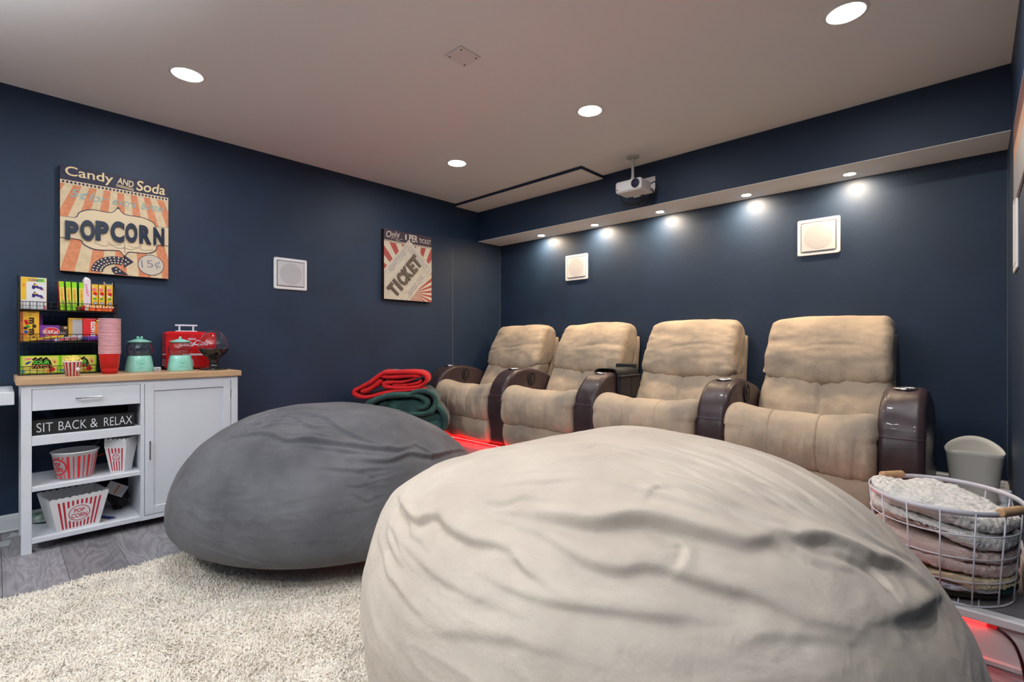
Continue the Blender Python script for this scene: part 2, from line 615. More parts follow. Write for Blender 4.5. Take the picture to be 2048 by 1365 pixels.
# ------------------------------------------------------------------ planks, laid across the room
def planks(x0, x1, y0, y1, zt, wd, ln, parent, seed):
    rnd = random.Random(seed)
    g = .0012
    base = None
    y = y0
    while y < y1 - .01:
        yb = min(y + wd, y1)
        x = x0 - rnd.random() * ln * .8
        while x < x1 - .02:
            xa, xb = max(x, x0), min(x + ln, x1)
            if xb - xa > .03:
                L_, W_ = xb - xa - g, yb - y - g
                full = abs(L_ - (ln - g)) < 1e-6 and abs(W_ - (wd - g)) < 1e-6
                if full and base is not None:
                    o = bpy.data.objects.new('plank', base)
                    o.location = (xa, y, zt - .0125); COL.objects.link(o); o.parent = parent
                else:
                    m = MB().box(0, 0, 0, L_, W_, .0125, plank_mat, .0012)
                    V = np.concatenate(m.v)
                    me = bpy.data.meshes.new('plank'); me.from_pydata(V.tolist(), [], m.f); me.materials.append(plank_mat); me.update()
                    o = bpy.data.objects.new('plank', me); o.location = (xa, y, zt - .0125); COL.objects.link(o); o.parent = parent
                    if full: base = me
            x += ln
        y += wd
planks(XL, XR, -1.052, PY, 0., .2133, 1.22, fl, 3)

# ------------------------------------------------------------------ seating platform with white nosing and red light strip below it
plat = MB()
plat.box(XL, PY + .016, -.012, XR, YB, PZ - .0125, pm('platform_core', (.25, .24, .24), .7))
pf = struct(plat.build('trim_3'))
riser_white = pm('riser_white_paint', (.72, .68, .68), .4)
MB().box(XL, PY + .004, 0, XR, PY + .016, PZ - .03, riser_white).build('riser_board', pf)
MB().box(XL, PY - .010, 0, XR, PY + .004, .022, riser_white, .004).build('shoe_moulding', pf)
mb = MB().box(XL, PY - .016, PZ - .031, XR, PY + .030, PZ + .001, trim_white, .005)
mb.build('nosing', pf)
planks(XL, XR, PY + .030, YB, PZ, .2133, 1.22, pf, 11)

# ------------------------------------------------------------------ lamps in the ceiling and soffit
lamp_glow = pm('downlight_lens', (.975, .985, 1.0), .5, emit=DOWNLIGHT)
spot_glow = pm('warm_spot_lens', (1.0, .75, .50), .5, emit=SPOT)
ring_white = pm('lamp_ring', (.78, .77, .75), .5)
def downlight(x, y, lab, vis=True):
    t = thing('recessed_downlight', lab, 'ceiling light', (x, y, ZC), 'round recessed downlights in the ceiling')
    m = MB().lathe([(.066, 0.0), (.068, -.006), (.086, -.004), (.089, 0.0)], (x, y, ZC), ring_white, 40)
    m.build('trim_ring', t)
    MB().lathe([(.0005, -.0035), (.03, -.0035), (.0668, -.003)][::-1], (x, y, ZC), lamp_glow, 40).build('lens', t)
    return t
downlight(-3.135, .717, 'white recessed downlight above the popcorn sign wall, leftmost in the photo')
downlight(-3.079, 2.593, 'white recessed downlight near the ticket sign and dropped ceiling panel')
downlight(-1.770, 2.587, 'white recessed downlight nearest to the projector mount')
downlight(-.415, 2.605, 'white recessed downlight at upper right edge of the ceiling')
for x, y, w_ in ((-1.77, .69, 'over the rug between the bean bags'), (-.415, .70, 'over the front of the cream bean bag'), (-3.135, -1.2, 'over the far end of the white desk'), (-1.77, -1.2, 'in the middle of the room behind the viewer'), (-.415, -1.2, 'by the right wall behind the viewer')):
    downlight(x, y, 'white recessed downlight ' + w_ + ', outside the photo')
sp_lab = ['tiny warm soffit spotlight nearest to the left corner', 'tiny warm soffit spotlight second from the left corner',
          'tiny warm soffit spotlight just right of the projector', 'tiny warm soffit spotlight second from the right wall',
          'tiny warm soffit spotlight nearest to the right wall']
for (x, y), lab in zip(((-3.28, 3.905), (-2.617, 3.905), (-1.948, 3.895), (-1.252, 3.9), (-.598, 3.885)), sp_lab):
    t = thing('soffit_spotlight', lab, 'spotlight', (x, y, SZ), 'small warm spotlights under the soffit')
    MB().lathe([(.0315, 0), (.032, -.005), (.040, -.003), (.041, 0)], (x, y, SZ), ring_white, 28).build('trim_ring', t)
    MB().lathe([(.0317, -.0035), (.018, -.006), (.0003, -.0065)], (x, y, SZ), spot_glow, 28).build('lens', t)

# ------------------------------------------------------------------ speakers in the walls
def speaker(fr, w, h, lab, loc):
    t = thing('wall_speaker', lab, 'speaker', loc, 'square white speakers set in the walls')
    m = MB()
    def ring(a, b, z0, z1, r=.012):
        def rr(x0, y0, x1, y1, r, k=5):
            o = []
            for cx, cy, s in ((x1 - r, y0 + r, -PI / 2), (x1 - r, y1 - r, 0), (x0 + r, y1 - r, PI / 2), (x0 + r, y0 + r, PI)):
                for q in range(k):
                    o.append((cx + r * math.cos(s + q / (k - 1) * PI / 2), cy + r * math.sin(s + q / (k - 1) * PI / 2)))
            return o
        A = rr(a, a, w - a, h - a, r); B = rr(b, b, w - b, h - b, r * .7)
        n = len(A)
        V = np.r_[fr(A, z0), fr(B, z1)]
        m.add(V, [(i, (i + 1) % n, n + (i + 1) % n, n + i) for i in range(n)], white_plastic)
    ring(0, 0, 0, .009); ring(0, .004, .009, .012); ring(.004, .02, .012, .012); ring(.02, .024, .012, .004)
    m.build('frame', t)
    T_ = lambda V: fr(np.stack([V[:, 0], V[:, 1], V[:, 2]], 1))
    g = MB().box(.027, .027, .002, w - .027, h - .027, .0165, grille_white, .004, T_)
    g.build('grille', t)
    c = MB()
    c.ell(fr, w / 2, h / 2, w * .335, w * .335, cone_grey, 34, 40)
    c.build('round_cone', t)
    return t
speaker(FX(XL, 1.493, 1.503), .261, .25, 'square white speaker in the left wall between the two signs', (XL, 1.62, 1.503))
fb = lambda x, z: Frame((x, YB, z), (1, 0, 0), (0, 0, 1))
speaker(fb(-3.049, 1.709), .272, .256, 'square white speaker in the back wall near the left corner', (-2.91, YB, 1.709))
speaker(fb(-.935, 1.704), .262, .258, 'square white speaker in the back wall above the rightmost recliner', (-.8, YB, 1.704))

# blank plate on the ceiling
t = thing('ceiling_plate', 'square white blank plate with four dark screws on the ceiling', 'cover plate', (-1.91, 1.645, ZC))
MB().box(-1.972, 1.578, ZC - .007, -1.845, 1.715, ZC, pm('plate_white', (.74, .73, .71), .6), .002).build('plate', t)
for dx, dy in ((-.045, -.05), (.045, -.05), (-.045, .05), (.045, .05)):
    MB().cyl((-1.9085 + dx, 1.6465 + dy, ZC - .0085), (-1.9085 + dx, 1.6465 + dy, ZC - .006), .0045, black_soft, n=12).build('screw', t)

# projector on its ceiling mount
t = thing('projector', 'small white projector hanging from a ceiling pole in front of the soffit', 'projector', (-1.968, 3.468, ZC))
px0, px1, py0, py1, pz0, pz1 = -2.077, -1.850, 3.385, 3.555, 2.262, 2.352
proj_mat = pm('projector_white', (.72, .70, .70), .4)
MB().box(px0, py0, pz0, px1, py1, pz1, proj_mat, .012).build('body', t)
grey_metal = pm('pale_grey_metal', (.55, .55, .52), .4)
MB().lathe([(.001, -.012), (.046, -.010), (.052, -.005), (.054, 0)], (-1.966, 3.468, ZC), grey_metal, 28).cyl((-1.966, 3.468, ZC), (-1.966, 3.468, 2.375), .011, grey_metal).lathe([(.014, -.03), (.017, -.02), (.017, .0), (.011, .012)], (-1.966, 3.468, 2.38), grey_metal, 20, cap=True).build('mount_pole', t)
lx, lz = -1.896, 2.310
o = MB().lathe([(.034, 0), (.034, .008), (.029, .009), (.027, .002)], (0, 0, 0), pm('lens_ring', (.02, .02, .03), .25), 32)
V = np.concatenate(o.v); o.v = [np.stack([lx + V[:, 0], py0 - V[:, 2], lz + V[:, 1]], 1)]
lens = o.build('lens', t)
o = MB().lathe([(.027, .003), (.016, .006), (.0005, .0075)], (0, 0, 0), pm('lens_glass', (.015, .02, .06), .06, coat=1), 32)
V = np.concatenate(o.v); o.v = [np.stack([lx + V[:, 0], py0 - V[:, 2], lz + V[:, 1]], 1)]
o.build('glass', lens)
MB().box(px0 + .014, py0 - .001, pz0 + .02, px0 + .026, py0 + .004, pz0 + .028, black_soft).build('infrared_window', t)
m = MB()
m.tube(catmull([(-1.86, 3.55, 2.33), (-1.845, 3.60, 2.36), (-1.85, 3.63, 2.33), (-1.88, 3.64, 2.27), (-1.93, 3.62, 2.24), (-2.0, 3.6, 2.215), (-2.06, 3.56, 2.21), (-2.08, 3.5, 2.235), (-2.07, 3.46, 2.262)], 60, False), .0045, black_cable)
m.tube(catmull([(-1.87, 3.55, 2.31), (-1.86, 3.60, 2.29), (-1.89, 3.64, 2.25), (-1.95, 3.64, 2.205), (-2.0, 3.62, 2.2), (-1.95, 3.6, 2.25), (-1.93, 3.55, 2.265)], 50, False), .0045, black_cable)
m.tube(catmull([(-1.93, 3.55, 2.27), (-1.95, 3.6, 2.25), (-1.98, 3.64, 2.23), (-2.0, 3.655, 2.3), (-1.99, 3.672, 2.335)], 40, False), .004, black_cable)
m.build('cable', t)
for (x0, x1, z0, z1, lab) in ((-1.985, -1.878, 2.298, 2.432, 'white wall plate on the soffit face behind the right side of the projector'),
                              (-2.075, -1.990, 2.292, 2.405, 'white wall plate on the soffit face half hidden behind the projector')):
    t = thing('wall_plate', lab, 'wall plate', ((x0 + x1) / 2, SF, z0), 'wall plates behind the projector')
    MB().box(x0, SF - .006, z0, x1, SF, z1, white_plastic, .002).build('plate', t)
    fr = Frame((x0, SF - .006, z0), (1, 0, 0), (0, 0, 1)); w = x1 - x0
    for f in (.35, .65):
        MB().ell(fr, w * f, .03, .003, .003, black_soft).build('screw', t)

# ------------------------------------------------------------------ shag rug
rug_mat = pm('cream_shag', (.83, .755, .655), .95, var=.10, vs=9, sheen=.3)
t = thing('shag_rug', 'large cream shag rug lying on the grey plank floor under the bean bags', 'rug', (-1.6, .6, 0))
RX0, RX1, RY0, RY1 = -2.905, -.12, -1.05, 2.0
MB().box(RX0 + .012, RY0, 0, RX1, RY1, .014, pm('rug_backing', (.80, .75, .67), .95), .004).build('backing', t)
rg = np.random.default_rng(5)
def tufts(x0, x1, y0, y1, sp, rad, ln):
    gx, gy = np.meshgrid(np.arange(x0, x1, sp), np.arange(y0, y1, sp), indexing='ij')
    q = np.stack([gx.ravel(), gy.ravel()], 1); q = q + rg.uniform(-.6, .6, q.shape) * sp
    edge = .014 * vnoise(np.c_[q[:, 1] * 9, q[:, 1] * 0, q[:, 0] * 0], 4) + .006 * vnoise(np.c_[q[:, 1] * 40, q[:, 1] * 0, q[:, 0] * 0], 9)
    q = q[q[:, 0] > RX0 + edge]
    for c, r in (((-2.627, 1.339), .55), ((-.80, 1.416), .62)):
        q = q[np.hypot(q[:, 0] - c[0], q[:, 1] - c[1]) > r]
    n = len(q)
    p3 = np.c_[q * 16, np.zeros(n)]
    lean = np.stack([fbm(p3, 21, 3), fbm(p3 + 50, 22, 3)], 1) * .6 + rg.normal(0, .6, (n, 2))
    lean = lean + np.array([.15, -.25])
    L_ = ln * (1 + .25 * rg.normal(0, 1, n).clip(-2, 2)) * (1 + .22 * vnoise(np.c_[q * 7, np.zeros(n)], 33))
    h = L_ / np.sqrt(1 + (lean ** 2).sum(1))
    tip = np.c_[q + lean * h[:, None], .008 + h * .95]
    mid = np.c_[q + lean * h[:, None] * .35, .008 + h * .62]
    bas = np.c_[q, np.full(n, .008)]
    an = rg.uniform(0, 2 * PI, n)
    V = np.zeros((n, 7, 3))
    for k in range(3):
        a = an + k * 2 * PI / 3
        off = np.stack([np.cos(a), np.sin(a), np.zeros(n)], 1)
        V[:, k] = bas + off * rad; V[:, 3 + k] = mid + off * rad * .95
    V[:, 6] = tip
    base = np.array([(0, 1, 4), (0, 4, 3), (1, 2, 5), (1, 5, 4), (2, 0, 3), (2, 3, 5), (3, 4, 6), (4, 5, 6), (5, 3, 6)])
    T = (base[None] + (np.arange(n) * 7)[:, None, None]).reshape(-1, 3)
    return V.reshape(-1, 3), T
Va, Ta = tufts(RX0 - .02, -1.05, -.45, 1.35, .0058, .0042, .019)
vs_, ts_, k_ = [Va], [Ta], len(Va)
for a_ in ((-1.05, RX1, -1.0, 2.0), (RX0 - .02, -1.05, 1.35, 2.0), (RX0 - .02, -1.05, -1.0, -.45)):
    Vb, Tb = tufts(*a_, .013, .007, .022)
    vs_.append(Vb); ts_.append(Tb + k_); k_ += len(Vb)
pile = fast_obj('pile', np.concatenate(vs_), np.concatenate(ts_), rug_mat, t)
pile['kind'] = 'stuff'

# ------------------------------------------------------------------ bean bags
CREASES_CREAM = [
 ([[-1.261, 0.833, 0.604], [-1.096, 0.752, 0.617], [-1.003, 0.728, 0.624], [-0.959, 0.742, 0.644], [-0.884, 0.723, 0.636], [-0.801, 0.72, 0.634], [-0.752, 0.732, 0.64], [-0.711, 0.737, 0.639], [-0.692, 0.734, 0.633]], 15.0, 29, 's'),
 ([[-0.997, 0.763, 0.654], [-0.931, 0.732, 0.639], [-0.897, 0.713, 0.626]], 6.0, 12, 'v'),
 ([[-1.13, 0.791, 0.637], [-1.044, 0.751, 0.633], [-0.998, 0.726, 0.623]], 6.0, 12, 'v'),
 ([[-0.692, 0.734, 0.633], [-0.658, 0.727, 0.618], [-0.619, 0.728, 0.608]], 8.2, 16, 's'),
 ([[-0.75, 0.81, 0.692], [-0.649, 0.841, 0.695], [-0.579, 0.869, 0.694], [-0.515, 0.932, 0.703], [-0.447, 0.97, 0.696], [-0.391, 1.001, 0.685], [-0.333, 1.036, 0.67], [-0.299, 1.094, 0.671], [-0.274, 1.108, 0.659], [-0.233, 1.122, 0.637], [-0.203, 1.156, 0.623]], 18.0, 39, 's'),
 ([[-0.327, 1.101, 0.686], [-0.278, 1.123, 0.666], [-0.224, 1.211, 0.651], [-0.159, 1.28, 0.612], [-0.121, 1.358, 0.583], [-0.091, 1.391, 0.551]], 18.0, 29, 's'),
 ([[-0.219, 1.187, 0.644], [-0.188, 1.222, 0.627], [-0.147, 1.265, 0.6], [-0.119, 1.24, 0.567]], 10.5, 20, 's'),
 ([[-0.158, 1.292, 0.613], [-0.14, 1.261, 0.592], [-0.12, 1.246, 0.569]], 7.5, 18, 'v'),
 ([[-0.118, 1.165, 0.543], [-0.08, 1.276, 0.527], [-0.057, 1.429, 0.506]], 15.0, 41, 's'),
 ([[-0.75, 0.784, 0.676], [-0.665, 0.794, 0.671], [-0.565, 0.793, 0.645], [-0.493, 0.818, 0.637], [-0.45, 0.86, 0.644], [-0.36, 0.908, 0.624], [-0.277, 0.965, 0.601], [-0.222, 0.999, 0.573], [-0.173, 1.052, 0.553]], 8.5, 34, 's'),
 ([[-0.729, 0.687, 0.594], [-0.655, 0.696, 0.585], [-0.577, 0.719, 0.582], [-0.496, 0.757, 0.584], [-0.424, 0.801, 0.583], [-0.352, 0.856, 0.581]], 6.0, 30, 's'),
 ([[-0.869, 0.806, 0.692], [-0.803, 0.82, 0.699], [-0.773, 0.854, 0.713], [-0.689, 0.878, 0.715]], 4.5, 20, 's'),
 ([[-0.658, 1.256, 0.766], [-0.494, 1.248, 0.754], [-0.36, 1.199, 0.718], [-0.305, 1.231, 0.7]], 7.5, 20, 's'),
 ([[-0.731, 1.524, 0.762], [-0.514, 1.438, 0.756], [-0.348, 1.37, 0.723], [-0.256, 1.328, 0.682], [-0.169, 1.359, 0.627], [-0.109, 1.464, 0.567]], 7.5, 16, 's'),
 ([[-0.626, 1.601, 0.753], [-0.469, 1.584, 0.737], [-0.351, 1.533, 0.712], [-0.249, 1.484, 0.673], [-0.173, 1.455, 0.626]], 7.5, 13, 's'),
 ([[-0.594, 1.134, 0.758], [-0.458, 1.114, 0.734], [-0.368, 1.108, 0.706], [-0.299, 1.143, 0.682]], 7.5, 22, 's'),
 ([[-0.659, 1.006, 0.746], [-0.548, 1.022, 0.736], [-0.444, 1.051, 0.719], [-0.366, 1.069, 0.695]], 7.5, 22, 's'),
 ([[-0.538, 1.008, 0.731], [-0.536, 1.059, 0.742], [-0.512, 1.089, 0.742], [-0.482, 1.084, 0.735]], 5.2, 14, 's'),
 ([[-0.808, 0.61, 0.473], [-0.703, 0.632, 0.503], [-0.6, 0.663, 0.515], [-0.508, 0.697, 0.514]], 3.5, 36, 's'),
 ([[-0.29, 0.886, 0.554], [-0.241, 0.948, 0.557], [-0.17, 1.037, 0.54]], 3.5, 36, 's'),
 ([[-1.049, 0.697, 0.576], [-0.948, 0.671, 0.572], [-0.853, 0.656, 0.562], [-0.755, 0.657, 0.559], [-0.656, 0.672, 0.555]], 5.2, 30, 's'),
 ([[-1.183, 0.741, 0.56], [-1.056, 0.679, 0.549], [-0.95, 0.651, 0.543]], 5.2, 22, 's'),
 ([[-0.878, 1.155, 0.762], [-0.772, 1.23, 0.766], [-0.593, 1.213, 0.763]], 3.0, 22, 's'),
 ([[-0.441, 0.924, 0.675], [-0.419, 0.949, 0.676], [-0.41, 0.906, 0.651], [-0.415, 0.88, 0.639]], 6.0, 16, 's'),
 ([[-0.887, 1.008, 0.75], [-0.782, 1.096, 0.761], [-0.64, 1.116, 0.759], [-0.526, 1.103, 0.746]], 3.0, 22, 's'),
  ([[-0.716, 1.485, 0.764], [-0.574, 1.465, 0.761], [-0.417, 1.354, 0.743], [-0.328, 1.327, 0.715], [-0.249, 1.332, 0.679], [-0.179, 1.357, 0.635]], 6.4, 10, 's'),
  ([[-0.718, 1.427, 0.765], [-0.553, 1.356, 0.762], [-0.432, 1.31, 0.745], [-0.34, 1.284, 0.718], [-0.26, 1.311, 0.684], [-0.199, 1.313, 0.647]], 5.4, 9, 's'),
  ([[-0.697, 1.33, 0.767], [-0.566, 1.309, 0.763], [-0.436, 1.256, 0.744], [-0.354, 1.266, 0.722], [-0.273, 1.251, 0.686], [-0.205, 1.274, 0.648]], 6.2, 11, 's'),
  ([[-0.696, 1.267, 0.767], [-0.559, 1.256, 0.762], [-0.458, 1.235, 0.747], [-0.363, 1.225, 0.722], [-0.288, 1.224, 0.69], [-0.221, 1.257, 0.656]], 6.3, 11, 's'),
  ([[-0.707, 1.223, 0.767], [-0.581, 1.22, 0.762], [-0.462, 1.172, 0.743], [-0.376, 1.187, 0.722], [-0.303, 1.196, 0.694]], 3.7, 12, 's'),
  ([[-0.585, 1.154, 0.759], [-0.482, 1.148, 0.744], [-0.393, 1.155, 0.723], [-0.32, 1.162, 0.697]], 4.1, 10, 's'),
  ([[-0.707, 1.106, 0.762], [-0.592, 1.102, 0.755], [-0.494, 1.106, 0.742], [-0.411, 1.109, 0.721], [-0.336, 1.135, 0.699], [-0.265, 1.161, 0.668]], 5.9, 11, 's'),
  ([[-0.732, 1.092, 0.761], [-0.612, 1.086, 0.755], [-0.509, 1.079, 0.74], [-0.419, 1.087, 0.719], [-0.351, 1.1, 0.697]], 4.3, 9, 's'),
  ([[-0.906, 1.114, 0.759], [-0.869, 1.146, 0.762], [-0.831, 1.182, 0.764], [-0.824, 1.251, 0.764], [-0.779, 1.265, 0.765]], 2.8, 15, 's'),
  ([[-0.836, 1.017, 0.753], [-0.805, 1.065, 0.759], [-0.764, 1.096, 0.762], [-0.738, 1.135, 0.764], [-0.686, 1.138, 0.764]], 3.7, 12, 's'),
  ([[-0.852, 0.921, 0.735], [-0.834, 0.958, 0.743], [-0.789, 0.986, 0.749], [-0.746, 1.015, 0.753], [-0.708, 1.03, 0.754]], 3.0, 18, 's'),
  ([[-0.864, 0.861, 0.716], [-0.829, 0.89, 0.726], [-0.782, 0.917, 0.734], [-0.745, 0.946, 0.739], [-0.708, 0.982, 0.745], [-0.663, 0.985, 0.743]], 3.8, 12, 's'),
  ([[-1.233, 0.806, 0.599], [-1.076, 0.735, 0.608], [-1.008, 0.703, 0.597], [-0.94, 0.691, 0.599], [-0.89, 0.677, 0.589]], 4.3, 17, 's'),
  ([[-1.198, 0.755, 0.568], [-1.095, 0.712, 0.575], [-1.015, 0.679, 0.564], [-0.964, 0.661, 0.554], [-0.89, 0.649, 0.55]], 3.8, 15, 's'),
  ([[-1.218, 0.735, 0.522], [-1.111, 0.685, 0.524], [-1.034, 0.652, 0.509], [-0.969, 0.636, 0.508], [-0.915, 0.625, 0.5], [-0.865, 0.618, 0.492]], 4.8, 16, 's'),
]
CREASES_GRAY = [
  ([[-2.733, 1.073, 0.713], [-2.639, 1.141, 0.722], [-2.579, 1.194, 0.723], [-2.509, 1.254, 0.718]], 4.9, 11, 's'),
  ([[-2.818, 0.986, 0.688], [-2.656, 1.027, 0.706], [-2.622, 1.121, 0.719], [-2.545, 1.17, 0.718], [-2.533, 1.256, 0.721], [-2.421, 1.277, 0.704]], 4.9, 9, 's'),
  ([[-2.7, 0.937, 0.682], [-2.661, 1.001, 0.7], [-2.564, 1.065, 0.707], [-2.502, 1.12, 0.708], [-2.463, 1.203, 0.709], [-2.391, 1.25, 0.696]], 6.4, 10, 's'),
  ([[-2.679, 0.891, 0.667], [-2.585, 0.944, 0.681], [-2.556, 1.026, 0.699], [-2.485, 1.1, 0.703], [-2.441, 1.157, 0.702], [-2.334, 1.221, 0.68]], 4.3, 10, 's'),
  ([[-2.679, 0.872, 0.659], [-2.571, 0.913, 0.669], [-2.51, 0.99, 0.685], [-2.425, 1.052, 0.683], [-2.396, 1.141, 0.69], [-2.293, 1.18, 0.665]], 6.0, 10, 's'),
  ([[-2.647, 0.832, 0.641], [-2.563, 0.895, 0.662], [-2.507, 0.965, 0.677], [-2.447, 1.047, 0.686], [-2.398, 1.122, 0.688], [-2.295, 1.146, 0.661]], 3.9, 8, 's'),
  ([[-2.56, 0.871, 0.651], [-2.486, 0.938, 0.665], [-2.432, 1.007, 0.674], [-2.327, 1.07, 0.659]], 6.3, 10, 's'),
  ([[-2.633, 0.795, 0.621], [-2.558, 0.854, 0.644], [-2.471, 0.908, 0.652], [-2.413, 0.995, 0.666], [-2.326, 1.062, 0.657]], 4.7, 9, 's'),
  ([[-2.025, 1.085, 0.492], [-2.011, 1.107, 0.486], [-1.997, 1.137, 0.481], [-1.972, 1.159, 0.462], [-1.969, 1.188, 0.465], [-1.961, 1.235, 0.466]], 4.2, 11, 's'),
  ([[-2.003, 1.086, 0.471], [-1.992, 1.095, 0.462], [-1.97, 1.115, 0.445], [-1.956, 1.144, 0.437], [-1.951, 1.193, 0.446], [-1.941, 1.225, 0.441]], 4.0, 8, 's'),
  ([[-1.999, 1.049, 0.451], [-1.977, 1.076, 0.437], [-1.961, 1.119, 0.435], [-1.949, 1.135, 0.425], [-1.942, 1.163, 0.426]], 4.3, 12, 's'),
  ([[-1.974, 1.03, 0.409], [-1.957, 1.067, 0.406], [-1.941, 1.083, 0.389], [-1.919, 1.118, 0.373], [-1.917, 1.15, 0.384], [-1.909, 1.186, 0.384]], 2.7, 12, 's'),
 ([[-2.594, 0.788, 0.614], [-2.447, 0.879, 0.635], [-2.322, 0.925, 0.615], [-2.266, 0.998, 0.619], [-2.193, 1.07, 0.604], [-2.107, 1.186, 0.578], [-2.052, 1.307, 0.55], [-2.042, 1.371, 0.541], [-2.069, 1.467, 0.549]], 17.6, 22, 's'),
 ([[-2.561, 1.089, 0.711], [-2.396, 1.146, 0.691], [-2.274, 1.151, 0.654], [-2.147, 1.209, 0.604], [-2.069, 1.29, 0.562]], 9.9, 18, 's'),
 ([[-2.509, 1.009, 0.689], [-2.495, 1.036, 0.693], [-2.351, 1.051, 0.663], [-2.27, 1.149, 0.652]], 10.5, 13, 's'),
 ([[-2.562, 1.003, 0.694], [-2.491, 1.039, 0.693], [-2.425, 1.039, 0.68]], 9.0, 9, 'v'),
 ([[-2.067, 1.106, 0.535], [-2.019, 1.205, 0.516], [-2.0, 1.29, 0.508], [-2.016, 1.391, 0.52], [-2.01, 1.546, 0.487], [-2.184, 1.897, 0.43]], 13.2, 20, 's'),
 ([[-2.069, 1.467, 0.549], [-2.046, 1.5, 0.527], [-1.991, 1.547, 0.469]], 9.9, 12, 's'),
 ([[-2.546, 0.841, 0.637], [-2.48, 0.966, 0.673], [-2.377, 1.04, 0.668]], 9.0, 14, 's'),
 ([[-2.656, 0.82, 0.635], [-2.653, 0.953, 0.688], [-2.629, 1.065, 0.712]], 7.5, 11, 's'),
 ([[-2.592, 0.903, 0.667], [-2.594, 0.978, 0.691], [-2.489, 1.048, 0.694]], 7.5, 10, 's'),
 ([[-2.656, 0.854, 0.651], [-2.561, 0.939, 0.677], [-2.43, 1.033, 0.68]], 7.5, 10, 's'),
 ([[-2.725, 0.999, 0.699], [-2.671, 1.109, 0.72], [-2.559, 1.196, 0.722]], 6.0, 10, 's'),
 ([[-2.744, 0.907, 0.67], [-2.759, 1.064, 0.71], [-2.646, 1.18, 0.726]], 6.0, 9, 's'),
 ([[-2.35, 0.862, 0.597], [-2.256, 0.959, 0.6], [-2.127, 1.089, 0.571], [-2.04, 1.244, 0.538]], 9.0, 16, 's'),
 ([[-2.39, 0.922, 0.636], [-2.258, 1.055, 0.63], [-2.151, 1.151, 0.598]], 7.5, 12, 's'),
 ([[-2.101, 0.982, 0.516], [-2.01, 1.125, 0.491], [-1.972, 1.283, 0.482]], 5.5, 18, 's'),
 ([[-1.91, 1.232, 0.401], [-1.888, 1.177, 0.34], [-1.887, 1.101, 0.282], [-1.915, 1.005, 0.188]], 2.8, 5, 'v'),
 ([[-2.394, 0.573, 0.234], [-2.233, 0.648, 0.205], [-2.105, 0.756, 0.164], [-2.002, 0.908, 0.132]], 2.8, 5, 'v'),
]

def bag_surface(p, nu, nv):
    cx, cy, a, b, phi, h, e, zc, gx, gy, sx, sy = p
    U, Vv = np.meshgrid(np.linspace(0, 2 * PI, nu, endpoint=False), np.linspace(-PI / 2, PI / 2, nv))
    cv = np.abs(np.cos(Vv)) ** e
    cv[0] = cv[-1] = 0
    x = a * cv * np.cos(U); y = b * cv * np.sin(U); s = np.sin(Vv)
    z = np.where(s > 0, zc + (h - zc) * np.abs(s), zc - zc * np.abs(s) ** .75)
    z = z * (1 + gx * x / a + gy * y / b)
    tt = np.clip((z - zc) / h, 0, None)
    x = x + sx * tt; y = y + sy * tt
    c, s_ = math.cos(phi), math.sin(phi)
    return np.stack([cx + c * x - s_ * y, cy + s_ * x + c * y, z], -1)

def bag_creases(G, N, CR):
    Pn = G.reshape(-1, 3); n = N.reshape(-1, 3)
    D = np.zeros(len(Pn))
    for pts, amp, wd, kind in CR:
        pts = catmull(pts, max(14, len(pts) * 5), closed=False)
        A = amp * .001; w = wd * .001
        sel = np.where(((Pn > pts.min(0) - 4 * w) & (Pn < pts.max(0) + 4 * w)).all(1))[0]
        if not len(sel): continue
        Q = Pn[sel]; best = np.full(len(sel), 1e9); q = np.zeros(len(sel)); tp = np.zeros(len(sel))
        m = len(pts) - 1
        for i in range(m):
            a, b = pts[i], pts[i + 1]; d = b - a; L2 = d @ d
            tr = (Q - a) @ d / L2
            t_ = np.clip(tr, 0, 1)
            r = Q - (a + t_[:, None] * d); ds = np.linalg.norm(r, axis=1)
            side = np.sign((np.cross(d / math.sqrt(L2), r) * n[sel]).sum(1))
            u = ds < best
            best[u] = ds[u]; q[u] = -(side * ds)[u]; tp[u] = ((i + t_) / m)[u]
        fade = np.clip(np.sin(np.clip(tp, 0.03, .97) * PI), 0, 1) ** .55
        fade = fade * np.exp(-(np.clip(best - 2.5 * w, 0, None) / w) ** 2)
        fade = fade * (1 + .25 * vnoise(np.c_[tp * 7, tp * 0, tp * 0 + wd], 3))
        if kind == 's':
            s = np.clip(q / (.55 * w) + .5, 0, 1); s = s * s * (3 - 2 * s)
            v = (1 - s) * .95 * np.exp(-((q + .25 * w) / (1.0 * w)) ** 2) - s * .85 * np.exp(-((q - .2 * w) / (1.15 * w)) ** 2)
        else:
            v = -np.exp(-(q / w) ** 2)
        D[sel] += A * fade * v
    return D.reshape(G.shape[:2])

